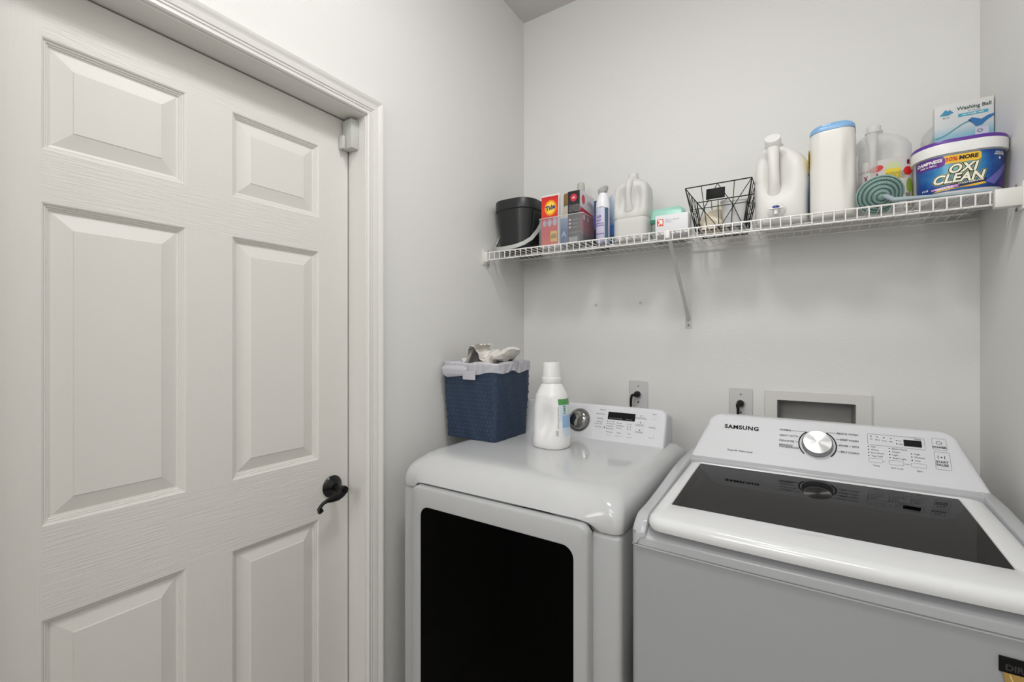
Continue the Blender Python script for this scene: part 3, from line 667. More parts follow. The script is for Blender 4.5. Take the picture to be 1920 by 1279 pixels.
# aerosols
def aerosol(x, y, rz, lab, body_stops, band, grp):
    t = at('air_freshener', lab, 'aerosol', x, y, rz, group=grp)
    nm = 'aerosol_'+str(len(MATS))
    MB().lathe([(0, 0), (.022, 0), (.0255, .004), (.0262, .02), (.0262, .118), (.0255, .130)], 28).build('can', ramp_mat(nm, body_stops, 2, 0, .13), t)
    rg = []
    for z, a, tilt in ((.122, .0268, .010), (.150, .0255, .004), (.165, .0225, 0), (.176, .0185, 0), (.182, .0155, 0), (.186, .0150, 0)):
        rg.append([(a*math.cos(2*PI*k/28), a*math.sin(2*PI*k/28), z+tilt*math.sin(2*PI*k/28)*-1) for k in range(28)])
    MB().rings(rg).build('cap', flat('cap_white', (236, 236, 240), .25), t)
    MB().rings([[((r_)*math.cos(2*PI*k/28), r_*math.sin(2*PI*k/28), z+.006*math.cos(2*PI*k/28)) for k in range(28)] for r_, z in ((.014, .186), (.0185, .196), (.0195, .204), (.017, .207), (.010, .205))]).build('nozzle', flat('nozzle_grey', (178, 180, 180), .3), t)
    wrap = lambda u, v, w: ((.0268+w)*math.sin(u/.0268), -(.0268+w)*math.cos(u/.0268), v)
    CURVED.append(wrap)
    pr_([rect(.016, .030, .010, .128, 0, 6, 1)], 'label_band', flat(*band), t, wrap)
    pr_([text_mb('AIR', .014, Matrix.Translation((-.006, .096, .0003)), bold=.0004), text_mb('MIST', .011, Matrix.Translation((-.006, .082, .0003)), bold=.0002)] + [rect(-.024, .014, z, z+.003, .0003, 8, 1) for z in (.070, .062, .032)], 'label_lettering', flat('violet_print', (128, 110, 168)), t, wrap)
    return t
aerosol(-.638, 1.604, 0, 'white and lavender air freshener can with flared nozzle beside the milky jug', [(0, (170, 170, 196)), (.6, (206, 200, 222)), (1, (200, 206, 226))], ('teal_band', (74, 100, 118)), 'air freshener cans')
t = at('air_freshener_refill', 'pale blue bulging bottle behind the lavender air freshener can', 'bottle', -.622, 1.672)
loft(dense([(0, .030, .036, .014), (.02, .050, .044, .02), (.06, .056, .046, .021), (.09, .044, .040, .019), (.15, .036, .034, .016), (.188, .032, .03, .014), (.195, .024, .024, .011)], 3), n=5).build('bottle_body', ramp_mat('pale_blue_bottle', [(0, (60, 100, 110)), (.3, (60, 110, 170)), (.55, (150, 176, 208)), (1, (204, 210, 224))], 2, 0, .2), t)
pr_([ell(.006, .06, .014, .018, 18)], 'bottle_mark', flat('blue_mark', (70, 120, 196)), t, front(-.0232))

# jug builder: body loft with a handle scooped on the front
def jug(name, lab, x, y, w, d, H, m, rz=0, neck=(0, .03), handle_x=0, wr=.028, cap_m=None, waist=True, nx=0):
    t = at(name, lab, 'jug', x, y, rz)
    secs = [(0, w*.90, d*.90, wr*.8), (.004, w*.96, d*.96, wr), (.012, w*.985, d*.985, wr), (H*.30, w*.985, d*.985, wr), (H*.315, w*.965, d*.965, wr), (H*.33, w, d, wr), (H*.68, w, d, wr*1.1), (H*.77, w*.97, d*.96, wr*1.25), (H*.83, w*.86, d*.84, wr*1.4), (H*.88, w*.62, d*.62, wr*1.25), (H*.915, .042, .042, .0205), (H*.93, .036, .036, .0178)]
    def dp(px, py, pz):
        if py < 0:
            f = math.exp(-((pz-H*.60)/(H*.17))**2)*(1-sm(.45*d/2, 1.0*d/2, 0 if py < -d*.2 else d))
            ax = abs(px-handle_x)
            g = math.exp(-((ax-w*.22)/(w*.14))**2)
            py += .030*f*g
        return (px, py, pz)
    rg = []
    S = dense(secs, 4)
    for s in S:
        ring = rr(s[1], s[2], s[3], s[0], nx*sm(H*.70, H*.92, s[0]), 0, n=7); out = []
        for i, p in enumerate(ring):
            q = ring[(i+1) % len(ring)]; k = 18 if math.dist(p, q) > .03 else (6 if math.dist(p, q) > .012 else 1)
            k = 1
            out.append(p)
        # resample straight front/back to 14 steps
        pts = []
        L8 = len(out)//4
        for i in range(len(out)):
            p, q = out[i], out[(i+1) % len(out)]
            pts.append(p)
            if (i+1) % L8 == 0:
                for j in range(1, 14): pts.append(tuple(a+(b-a)*j/14 for a, b in zip(p, q)))
        rg.append([dp(*p) for p in pts])
    MB().rings(rg).build('jug_body', m, t, sharp=60)
    MB().tube([(handle_x, -d*.30, H*.845), (handle_x, -d*.42, H*.79), (handle_x, -d*.49, H*.72), (handle_x, -d*.505, H*.62), (handle_x, -d*.48, H*.52), (handle_x, -d*.38, H*.44)], [.016, .014, .0105, .009, .0115, .018], 12).build('handle', m, t)
    MB().lathe([(.0185, H*.925), (.0195, H*.93), (.0195, H*.945), (.0175, H*.95), (.0175, H*.985), (.0165, H), (0, H)] if cap_m else [(.0185, H*.925), (.021, H*.93), (.021, H*.95), (.0175, H*.955), (.0175, H), (.0155, H), (.0155, H*.93)], 28, c=(nx, 0, 0)).build('cap' if cap_m else 'neck', cap_m or m, t)
    return t
jug('water_jug', 'milky translucent gallon jug beside the aerosol cans', -.535, 1.640, .124, .115, .250, MILK, cap_m=MILK)
# wipes pack and white box
t = at('wipes_pack', 'mint green soft pack lying behind the small white box with red arrow', 'pack', -.420, 1.700, R(3))
loft(dense([(0, .11, .10, .01), (.06, .116, .104, .012)], 2), n=4).build('base_box', flat('grey_green_base', (150, 158, 150), .5), t)
loft([(.060, .116, .110, .008), (.066, .119, .112, .006), (.072, .116, .11, .006)], n=4).build('dark_band', flat('deep_teal', (52, 130, 104), .4), t)
def wv(x, y, z): return (x, y, z+.003*math.sin(x*70)+.002*math.sin(y*110+x*40))
mb = loft(dense([(.074, .119, .110, .008), (.088, .117, .106, .012), (.104, .114, .098, .014), (.113, .104, .088, .02), (.117, .08, .06, .02)], 3), n=5); mb.map(wv)
mb.build('film', flat('mint_film', (160, 212, 196), .35), t)
pr_([rrect(-.02, .035, -.028, .0, .004)], 'opening_flap', flat('mint_flap', (176, 226, 212), .2), t, lambda u, v, w: (u, v+.01, .1205+.003*math.sin(u*70)))
t = at('white_carton', 'small white carton with a red arrow square in front of the mint pack', 'carton', -.3825, 1.594)
MB().box(-.053, .053, -.028, .028, .0, .066, .0015).build('carton_body', flat('white_card', (228, 228, 230), .45), t)
fa = front(-.028)
pr_([rect(-.047, -.026, .030, .053)], 'arrow_square', flat('arrow_red', (222, 64, 34)), t, fa)
pr_([poly([(-.044, .034), (-.041, .0315), (-.0335, .040), (-.0335, .034), (-.0285, .034), (-.0285, .0505), (-.044, .0505), (-.044, .0455), (-.0375, .0455)], .0005)], 'arrow_mark', flat('white_print', (240, 238, 238)), t, fa)
pr_([text_mb('fabric softener\nsheets', .0078, Matrix.Translation((-.020, .045, 0)), align='LEFT')], 'carton_lettering', flat('lilac_print', (176, 164, 190)), t, fa)

# black wire basket
t = at('wire_basket', 'black geometric wire basket with a blank black name plate', 'basket', -.240, 1.655)
ft, bt_ = (-.098, .095, .142), (0, 0, 0)
def bk(u, v, h):   # u,v in -1..1, h 0..1 ; flared box
    return (u*(.070+.027*h), v*(.066+.026*h), .004+h*.138)
fr_w = []
def wire_part(pts, r, nm, closed=False): MB().tube(pts, r, 6, closed=closed).build(nm, BLKW, t)
wire_part([bk(-1, -1, 1), bk(1, -1, 1), bk(1, 1, 1), bk(-1, 1, 1)], .0019, 'rim_wire', True)
wire_part([bk(-1, -1, 0), bk(1, -1, 0), bk(1, 1, 0), bk(-1, 1, 0)], .0019, 'base_wire', True)
for (u, v) in ((-1, -1), (1, -1), (1, 1), (-1, 1)): wire_part([bk(u, v, 0), bk(u, v, 1)], .0017, 'corner_wire')
for k in range(5): wire_part([bk(-.8+.4*k, -1, 0), bk(-.8+.4*k, 1, 0)], .0012, 'bottom_wire')
def face_wires(f):
    for a, b in (((-.5, 0), (-.5, 1)), ((0, 0), (0, .62)), ((.5, 0), (.5, 1)), ((-1, 1), (0, 0)), ((0, 0), (1, 1)), ((-1, 0), (-.5, .5)), ((-.5, .5), (0, 1)), ((0, 1), (.5, .5)), ((.5, .5), (1, 0)), ((-1, .5), (1, .5))):
        wire_part([f(*a), f(*b)], .0012, 'face_wire')
face_wires(lambda u, h: bk(u, -1, h)); face_wires(lambda u, h: bk(u, 1, h)); face_wires(lambda u, h: bk(-1, u, h)); face_wires(lambda u, h: bk(1, u, h))
mb = MB().box(-.031, .024, -.0015, .0015, -.019, .016, .0008); mb.map(lambda x, y, z: (x-.002, -.092+.026*(z+.0)/.138-(-.0)+y-.0045+.002, .112+z)).build('name_plate', BLACKP, t)
t2 = at('white_tub', 'white frosted square tub inside the black wire basket', 'tub', -.199, 1.628, 0, .0065)
loft([(0, .056, .06, .012), (.003, .060, .064, .014), (.078, .074, .076, .016), (.081, .079, .081, .018), (.086, .079, .081, .018), (.088, .074, .076, .016)], n=5).build('tub_body', mat('frosted_plastic', (222, 222, 222), .35, alpha=.85), t2)
t2 = at('folded_cloth', 'cream crumpled cloth inside the black wire basket', 'cloth', -.265, 1.630, 0, .0065)
random.seed(3)
mb = loft(dense([(0, .066, .058, .02), (.03, .074, .066, .03), (.055, .066, .056, .026), (.066, .04, .034, .015)], 4), n=6)
mb.map(lambda x, y, z: (x+.004*math.sin(z*160+y*70), y+.004*math.sin(z*120+x*90), z+(.006*math.sin(x*90)*math.cos(y*80) if z > .005 else 0)))
mb.build('cloth_body', mat('cream_cloth', (232, 222, 200), .9, bump=(60, .4, (1, 1, 1))), t2)
t2 = at('wrapped_bar', 'beige rolled cloth at the back of the black wire basket', 'cloth', -.225, 1.696, 0, .0065)
loft(dense([(0, .08, .046, .02), (.05, .09, .052, .024), (.10, .078, .046, .021), (.112, .04, .03, .014)], 3), n=6, disp=lambda x, y, z: (x+.004*math.sin(z*90), y+.003*math.sin(z*140+x*60), z)).build('cloth_body', mat('beige_cloth', (228, 218, 192), .9), t2)

# big white dispenser jug
t = at('dispenser_jug', 'large opaque white detergent jug with push-button tap at its foot', 'jug', -.069, 1.655, R(2))
secs = dense([(0, .125, .125, .03), (.005, .136, .138, .036), (.02, .142, .146, .04), (.12, .146, .150, .045), (.175, .146, .146, .05), (.205, .128, .130, .05, -.006, 0), (.228, .096, .10, .042, -.014, -.004), (.243, .066, .066, .03, -.020, -.01), (.252, .05, .05, .022, -.022, -.014)], 4)
def dj(x, y, z):
    if y < 0:
        g = math.exp(-(((x+.02))/.040)**2); f = sm(.075, .115, z)*(1-sm(.20, .235, z))
        y += .038*g*f
        b = math.exp(-(((x+.012)/.030)**2+((z-.030)/.030)**2)); y -= .008*b
    return (x, y, z)
rg = []
for s in secs:
    out = rr(s[1], s[2], s[3], s[0], s[4], s[5], n=7); L8 = 8; pts = []
    for i in range(len(out)):
        p, q = out[i], out[(i+1) % len(out)]; pts.append(p)
        if (i+1) % L8 == 0:
            for j in range(1, 10): pts.append(tuple(a+(b-a)*j/10 for a, b in zip(p, q)))
    rg.append([dj(*p) for p in pts])
JUGW = mat('jug_white', (228, 226, 222), .42, spec=.35)
MB().rings(rg).build('jug_body', JUGW, t, sharp=60)
MB().tube([(-.022, -.040, .238), (-.022, -.058, .215), (-.021, -.066, .185), (-.020, -.068, .150), (-.020, -.062, .112), (-.020, -.048, .090)], [.017, .0150, .0135, .013, .0145, .018], 16, flat_=1.1).build('handle', JUGW, t)
ax = Vector((-.05, -.80, .58)).normalized(); Mq = Matrix.Translation((-.022, -.028, .240)) @ ax.to_track_quat('Z', 'Y').to_matrix().to_4x4()
MB().lathe([(0, 0), (.018, 0), (.0185, .012), (.0225, .014), (.0225, .034), (.0205, .038), (0, .0385)], 30, M=Mq).build('cap', WPL, t)
Mt = Matrix.Translation((-.014, -.078, .036)) @ Matrix.Rotation(R(90), 4, 'X')
MB().lathe([(0, 0), (.024, 0), (.024, .004), (.017, .010), (.010, .013), (.010, .024), (0, .024)], 26, M=Mt).build('tap_boss', JUGW, t)
MB().box(-.034, .007, -.110, -.100, .033, .0365, .001).build('tap_wings', WPL, t)
MB().tube([(-.014, -.099, .036), (-.014, -.101, .018)], [.0075, .0055], 12).build('tap_spout', WPL, t)
MB().lathe([(0, 0), (.010, 0), (.009, .005), (.004, .0075), (0, .008)], 18, c=(-.014, -.104, .0365)).build('tap_button', flat('blue_button', (44, 56, 150), .3), t)
pr_([rect(-.045, .035, .030, .15, 0, 8, 6)], 'side_label', ramp_mat('jug_label', [(0, (14, 26, 66)), (.5, (22, 74, 100)), (1, (206, 208, 190))], 2, .02, .17), t, lambda u, v, w: (.0752+w, u, v))
# white tub with blue lid
t = at('powder_tub', 'tall white detergent tub with light blue hinged lid', 'tub', .0605, 1.628, R(-6))
TH = .255
secs = dense([(0, .098, .098, .024), (.004, .106, .106, .027), (.03, .109, .110, .028), (TH-.035, .109, .110, .030), (TH-.012, .106, .107, .032), (TH-.006, .102, .103, .032)], 5)
def dt(x, y, z):
    if y < -.02 and x > .0:
        f = math.exp(-((z-.135)/.055)**4)*math.exp(-((x-.040)/.010)**2); y += .010*f; x -= .003*f
    return (x, y, z)
rg = []
for s in secs:
    out = rr(s[1], s[2], s[3], s[0], 0, 0, n=7); pts = []
    for i in range(len(out)):
        p, q = out[i], out[(i+1) % len(out)]; pts.append(p)
        if (i+1) % 8 == 0:
            for j in range(1, 12): pts.append(tuple(a+(b-a)*j/12 for a, b in zip(p, q)))
    rg.append([dt(*p) for p in pts])
MB().rings(rg).build('tub_body', mat('tub_white', (226, 223, 218), .32), t, sharp=60)
BL = flat('light_blue_lid', (132, 178, 222), .3)
loft([(TH-.010, .1075, .1085, .031), (TH-.004, .1085, .1095, .031), (TH+.002, .106, .107, .031), (TH+.010, .096, .097, .034), (TH+.014, .078, .08, .034)], n=8).build('lid', BL, t)
MB().box(-.022, .0, -.052, -.044, TH+.001, TH+.009, .002).build('lid_tab', flat('pale_tab', (170, 204, 234), .3), t)
pr_([ell(-.012, .175, .020, .032, 20)], 'yellow_label', flat('label_yellow', (232, 206, 60)), t, lambda u, v, w: (-.0552-w, u-.018, v))
pr_([rect(-.03, .02, .02, .13, 0, 4, 4)], 'blue_label', ramp_mat('tub_label', [(0, (20, 40, 90)), (.5, (60, 130, 150)), (1, (206, 210, 220))], 2, .02, .13), t, lambda u, v, w: (-.0552-w, u-.012, v))
pr_([rect(-.01, .012, .130, .140, 0)], 'dark_mark', INK, t, lambda u, v, w: (-.0556-w, u-.028, v))
# clear jug with vegetable label
t = jug('juice_jug', 'clear empty jug with vegetable-print label behind the teal strainer', .183, 1.690, .116, .118, .268, mat('thin_clear_plastic', (232, 231, 228), .3, spec=.3, alpha=.42), handle_x=-.03, nx=-.022)
wrp = lambda u, v, w: (u, -.0595-w, v) if abs(u) < .036 else ((.036+(.0245)*math.sin((abs(u)-.036)/.0245))*(1 if u > 0 else -1), -.0595-w+.0245*(1-math.cos((abs(u)-.036)/.0245)), v)
CURVED.append(wrp)
pr_([rect(-.055, .072, .012, .152, .0002, 24, 1)], 'label', mat('label_film', (206, 200, 198), .4, alpha=.9), t, wrp)
pr_([rect(-.004, .030, .062, .124, .0006)], 'yellow_block', flat('label_yellow2', (226, 202, 36)), t, wrp)
pr_([text_mb('REMOVES\nPESTICIDES,\nWAX AND\nSOIL', .0085, Matrix.Translation((-.001, .100, .001)), align='LEFT')], 'block_lettering', flat('olive_print', (96, 92, 20)), t, wrp)
pr_([ell(-.022, .128, .016, .009, 20, .0006, rot=.3), ell(.046, .112, .0105, .012, 20, .0006)], 'tomato_print', flat('tomato_red', (204, 34, 30)), t, wrp)
pr_([ell(.014, .132, .016, .010, 20, .0004)], 'cucumber_print', flat('cucumber_green', (196, 206, 156)), t, wrp)
pr_([ell(.050, .072, .008, .020, 16, .0006), ell(.062, .05, .004, .03, 12, .0006)], 'leaf_print', flat('leaf_green', (136, 164, 62)), t, wrp)
pr_([poly([(.040, .052), (.052, .052), (.051, .015), (.046, .015)], .0006)], 'stalk_print', flat('stalk_grey', (130, 134, 120)), t, wrp)
pr_([poly([(-.028, .100), (-.020, .100), (-.018, .114), (-.021, .116)], .0006), rect(.044, .050, .130, .142, .0006), line([(-.050, .112), (-.042, .098)], .0012), line([(-.048, .098), (-.042, .112)], .0012)], 'pepper_print', flat('dark_red_print', (112, 20, 44)), t, wrp)
pr_([text_mb('FRUIT AND', .0075, Matrix.Translation((-.048, .124, .0006)), align='CENTER'), text_mb('VEGETABLE WASH', .0062, Matrix.Translation((-.036, .090, .0006)))], 'label_lettering', INK, t, wrp)
jug('empty_jug', 'clear empty jug mostly hidden behind the carton with blue water print', .3330, 1.768, .112, .086, .292, MATS['thin_clear_plastic'], handle_x=.0, nx=-.008)
# teal ridged strainer with handle
t = at('collapsible_strainer', 'teal round ridged collapsible strainer with long handle at the shelf front', 'strainer', .160, 1.553)
TEAL = flat('teal_silicone', (128, 158, 152), .35); TEAL2 = flat('teal_shade', (150, 178, 172), .3)
ax = Vector((.10, -.84, -.52)).normalized(); SC = .83; Mq = Matrix.Translation((.002, .020, .0415)) @ Matrix.Scale(SC, 4) @ ax.to_track_quat('Z', 'Y').to_matrix().to_4x4()
pf = [(.0605, -.004), (.0635, -.001), (.0635, .003), (.060, .004)]
R0 = .058
for k in range(4):
    r1 = .0575-.0115*k
    pf += [(r1, .003+.0068*k), (r1-.0015, .0085+.0068*k), (r1-.0045, .0100+.0068*k), (r1-.0075, .0090+.0068*k), (r1-.0095, .005+.0068*k)]
pf += [(.0105, .027), (.0095, .033), (.006, .035), (0, .035)]
MB().lathe(pf[:4]+[(.0585, .002), (.0575, -.003)], 56, M=Mq).build('outer_rim', TEAL2, t)
MB().lathe([(0, -.002), (.057, -.002)]+pf[4:], 56, M=Mq).build('ridged_bowl', TEAL, t, sharp=25)
tm = MB()
for k in range(4):
    r1 = .0575-.0115*k
    for j in range(44-8*k):
        a = 2*PI*j/(44-8*k)
        p1 = Mq @ Vector(((r1-.0015)*math.cos(a), (r1-.0015)*math.sin(a), .0088+.0068*k)); p2 = Mq @ Vector(((r1-.0068)*math.cos(a), (r1-.0068)*math.sin(a), .0100+.0068*k))
        tm.tube([p1, p2], .0007, 4)
o = tm.build('ridge_teeth', flat('teal_teeth', (170, 198, 190), .3), t); o['kind'] = 'stuff'
p0 = Mq @ Vector((.010, .002, .028))
MB().tube([tuple(p0), (.026, -.034, .0100), (.10, -.030, .0068), (.17, -.022, .0062), (.215, -.018, .006)], [.0065, .006, .0045, .0042, .0048], 12, flat_=1.3).build('handle', flat('handle_grey_blue', (164, 178, 184), .3), t)
# oxi tub
t = at('stain_remover_tub', 'blue and purple oval stain remover tub with white purple-edged lid', 'tub', .3215, 1.606, 0, .0)
OW, OD = .170, .135
S_ = [(0, OW*.90, OD*.84, .055), (.004, OW*.93, OD*.88, .058), (.014, OW*.935, OD*.885, .058), (.112, OW*.985, OD*.95, .062), (.114, OW*.99, OD*.955, .062)]
loft(S_, n=12).build('tub_body', flat('tub_base_white', (214, 212, 214), .3), t)
loft([(.112, OW*.995, OD*.97, .063), (.113, OW*1.055, OD*1.035, .066), (.137, OW*1.065, OD*1.045, .067), (.1385, OW*1.06, OD*1.04, .067)], n=12).build('lid', WPL, t)
loft([(.1385, OW*1.05, OD*1.03, .066), (.145, OW*1.06, OD*1.04, .067), (.1475, OW*1.045, OD*1.025, .066), (.146, OW*1.0, OD*.98, .06)], n=12).build('lid_rim', flat('purple_rim', (96, 52, 150), .3), t)
def oxw(u, v, w):
    f = .935+(.985-.935)*(v-.014)/.098; fd = .885+(.95-.885)*(v-.014)/.098
    hw, hd, r = OW*f/2, OD*fd/2, .060
    s0 = hw-r
    if abs(u) <= s0: return (u, -hd-.0014-w, v)
    a = (abs(u)-s0)/r; return ((s0+(r+w+.0014)*math.sin(a))*(1 if u > 0 else -1), -hd+r-(r+.0014+w)*math.cos(a), v)
lab = bpy.data.objects.new('label', None); C.objects.link(lab); lab.parent = t
mt = bpy.data.materials.new('label_burst'); mt.use_nodes = True; nt = mt.node_tree; b = nt.nodes['Principled BSDF']; b.inputs['Roughness'].default_value = .3
tc = nt.nodes.new('ShaderNodeTexCoord'); mp = nt.nodes.new('ShaderNodeMapping'); mp.inputs['Location'].default_value = (.012*9, .0, -.075*11); mp.inputs['Scale'].default_value = (9, 0, 11)
ln_ = nt.nodes.new('ShaderNodeVectorMath'); ln_.operation = 'LENGTH'; cr = nt.nodes.new('ShaderNodeValToRGB'); ns = nt.nodes.new('ShaderNodeTexNoise'); ns.inputs['Scale'].default_value = 45
ma = nt.nodes.new('ShaderNodeMath'); ma.operation = 'MULTIPLY_ADD'; ma.inputs[1].default_value = .35
nt.links.new(tc.outputs['Object'], mp.inputs[0]); nt.links.new(mp.outputs[0], ln_.inputs[0]); nt.links.new(tc.outputs['Object'], ns.inputs['Vector'])
nt.links.new(ns.outputs[0], ma.inputs[0]); nt.links.new(ln_.outputs['Value'], ma.inputs[2]); nt.links.new(ma.outputs[0], cr.inputs[0]); nt.links.new(cr.outputs[0], b.inputs['Base Color'])
el = cr.color_ramp.elements; el[0].position = .2; el[0].color = rgb((110, 196, 208)); el[1].position = 1.0; el[1].color = rgb((14, 40, 108))
e = el.new(.5); e.color = rgb((44, 130, 186)); e = el.new(.78); e.color = rgb((22, 76, 152))
pr_([rect(-.104, .104, .021, .110, 0, 40, 4)], 'label_field', mt, lab, oxw)
PUR = flat('label_purple', (98, 34, 140)); PK = flat('label_pink', (206, 140, 214)); YL = flat('label_amber', (240, 190, 50)); WH = flat('label_white', (246, 244, 236)); NV = flat('label_navy', (24, 26, 66)); BKP = flat('label_black', (22, 20, 24))
pr_([rrect(-.098, -.034, .083, .1085, .010, .0006)], 'purple_banner', PUR, lab, oxw)
pr_([rrect(-.040, .030, .088, .1085, .006, .0004)], 'amber_banner', YL, lab, oxw)
pr_([text_mb('DAMPNESS', .011, Matrix.Translation((-.067, .099, .0012)), bold=.0004, shear=.2), text_mb('FREE & SMELL', .006, Matrix.Translation((-.067, .090, .0012)), bold=.0001, shear=.2)], 'banner_lettering', WH, lab, oxw)
pr_([text_mb('30%', .014, Matrix.Translation((-.024, .098, .0010)), bold=.0004, shear=.1)], 'amber_number', flat('label_red', (206, 50, 36)), lab, oxw)
pr_([text_mb('MORE', .0125, Matrix.Translation((.007, .0985, .0010)), bold=.0006, shear=.1)], 'amber_word', BKP, lab, oxw)
def logo(off, z, m, nm): pr_([text_mb('OXI', .029, Matrix.Translation((-.004, .073, z)), bold=off, shear=.25, spacing=1.02), text_mb('CLEAN', .029, Matrix.Translation((-.012, .050, z)), bold=off, shear=.25, spacing=1.0)], nm, m, lab, oxw)
logo(.0034, .0008, flat('logo_lime', (206, 214, 120)), 'logo_glow'); logo(.0026, .0013, BKP, 'logo_outline'); logo(.0009, .0019, flat('logo_cream', (246, 242, 224)), 'logo_lettering')
pr_([poly([(-.056, .022), (.036, .034), (.040, .030), (.020, .0265), (-.048, .0262)], .0004)], 'amber_swoosh', YL, lab, oxw)
pr_([poly([(-.060, .031), (-.012, .0355), (-.010, .0295), (-.052, .0268), (-.060, .0272)], .0009)], 'pink_pill', PK, lab, oxw)
pr_([poly([(-.062, .032), (.000, .040), (.036, .044), (.040, .040), (.036, .035), (-.012, .029), (-.054, .0265), (-.062, .0268)], .0006)], 'navy_pill', NV, lab, oxw)
pr_([text_mb('VERSATILE', .0068, Matrix.Translation((-.036, .0290, .0015)) @ Matrix.Rotation(R(5), 4, 'Z'), bold=.0003), text_mb('STAIN REMOVER', .0062, Matrix.Translation((.012, .0375, .0015)) @ Matrix.Rotation(R(5), 4, 'Z'), bold=.0001)], 'pill_lettering', WH, lab, oxw)
pr_([poly([(.104, .0262), (.104, .064), (.084, .042), (.066, .0262)], .0004)], 'purple_corner', PUR, lab, oxw)
pr_([poly([(.038, .034), (.088, .080), (.094, .072), (.056, .0265)], .0003)], 'violet_streak', flat('label_violet', (110, 104, 186)), lab, oxw)
pr_([text_mb('HE & ALL\nMACHINES', .0055, Matrix.Translation((.068, .100, .0006)), bold=.0001), ell(.068, .089, .0035, .0035, 4, .0006), text_mb('3.5 LB', .006, Matrix.Translation((-.074, .032, .0006)), bold=.0002)], 'small_lettering', WH, lab, oxw)
# washing ball box
t = at('washing_ball_box', 'white carton with blue water print standing behind the stain remover tub', 'carton', .3515, 1.712, 0, 0)
BW, BH = .116, .293
MB().box(-BW/2, BW/2, -.020, .006, 0, BH, .001).build('carton_body', ramp_mat('water_print', [(0, (206, 206, 204)), (.5, (200, 206, 208)), (.58, (92, 152, 190)), (.70, (140, 186, 202)), (.79, (204, 209, 210)), (1, (220, 219, 216))], 2, 0, BH), t)
fw = front(-.020)
X0 = -BW/2
pr_([text_mb('Washing Ball', .0128, Matrix.Translation((X0+.078, BH-.018, 0)), bold=.0003)], 'title_lettering', flat('title_green', (60, 84, 74)), t, fw)
pr_([text_mb('all natural', .0060, Matrix.Translation((X0+.078, BH-.0275, 0)))], 'subtitle_lettering', INKL, t, fw)
pr_([rect(X0+.047, X0+.105, BH-.040, BH-.032)], 'teal_bar', flat('teal_bar', (54, 164, 190)), t, fw)
pr_([text_mb('eco friendly wash', .0058, Matrix.Translation((X0+.076, BH-.036, .0004)), bold=.0001)], 'bar_lettering', WH, t, fw)
pr_([poly([(X0+.010, BH-.029), (X0+.022, BH-.014), (X0+.034, BH-.027), (X0+.026, BH-.031)]), poly([(X0+.026, BH-.020), (X0+.030, BH-.016), (X0+.038, BH-.025), (X0+.034, BH-.027)], .0003)], 'mountain_mark', flat('mountain_blue', (58, 142, 182)), t, fw)
pr_([text_mb('BLUE', .006, Matrix.Translation((X0+.023, BH-.0365, 0)))], 'mark_lettering', INKL, t, fw)
cur = []
for k in range(30):
    u = X0+BW*.62*k/29; cur.append((u, .205+.034*sm(.0, 1, (k/29))**1.1))
top = MB()
for (a, b), (c, d) in zip(cur, cur[1:]): top.quad((a, b, .0003), (a, b-.0035, .0003), (c, d-.0035, .0003), (c, d, .0003))
pr_([top], 'water_line', flat('water_teal', (88, 160, 168)), t, fw)
pr_([poly([(X0+.066, BH-.053), (X0+.074, BH-.0475), (X0+.084, BH-.052), (X0+.092, BH-.056), (X0+.104, BH-.049), (X0+BW, BH-.046), (X0+BW, BH-.052), (X0+.104, BH-.060), (X0+.092, BH-.072), (X0+.082, BH-.073), (X0+.076, BH-.064)], .0003)], 'splash_print', flat('splash_blue', (40, 110, 168)), t, fw)
pr_([rect(X0+.080, X0+.106, BH-.105, BH-.076, .0006)], 'inset_square', flat('inset_pale', (196, 202, 216)), t, fw)
pr_([MB().rings([[(X0+.089+q*math.cos(a), BH-.086+q*.8*math.sin(a), .001) for a in [2*PI*k/20 for k in range(20)]] for q in (.0055, .004)], cap=False)], 'inset_ring', INK, t, fw)

# ---------------------------------------------------------------- things on the dryer
DZT = 1.0178+.0004
# blue woven basket
t = thing('woven_basket', 'navy blue woven square basket on the dryer against the left wall', 'basket', (-.986, 1.3535, DZT+.0012), R(0))
BWd, BDp, BHt = .236, .218, .262
W0 = []
zz_n, NP = 92, 0
for i in range(zz_n):
    f = i/(zz_n-1); z = f*BHt
    wd = (.214+.026*f); dp_ = (.206+.020*f)
    ring = rr(wd, dp_, .012+.004*f, z, 0, 0, n=3)
    pts = []
    for a in range(len(ring)):
        p, q = ring[a], ring[(a+1) % len(ring)]; L = math.dist(p, q); k = max(1, 46 if L > .1 else 1)
        for j in range(k): pts.append([u+(v-u)*j/k for u, v in zip(p, q)])
    row = int(z/.0145)
    fz_ = (z/.0145) % 1
    out = []
    for j, (x, y, zz) in enumerate(pts):
        s_ = math.atan2(y, x); arc_ = (x if abs(y)/dp_ > abs(x)/wd else y)
        colm = arc_/.0145+ (.5 if row % 2 else 0)
        bulge = (abs(math.sin(PI*fz_))**.6*.35+.65)*(.5+.5*math.cos(2*PI*colm)*(abs(math.sin(PI*fz_))**.5))*.0042
        wob = .0012*math.sin(arc_*90+z*33)
        nx, ny = (0, 1 if y > 0 else -1) if abs(y)/dp_ > abs(x)/wd else (1 if x > 0 else -1, 0)
        e_ = bulge+wob-.002
        out.append((x+nx*e_, y+ny*e_, zz))
    W0.append(out)
inner = [[(x*.955, y*.955, z) for x, y, z in r_] for r_ in W0[::-12]]+[[(x*.955, y*.955, .006) for x, y, z in W0[0]]]
MB().rings(W0+inner).build('basket_body', NAVY, t, sharp=50)
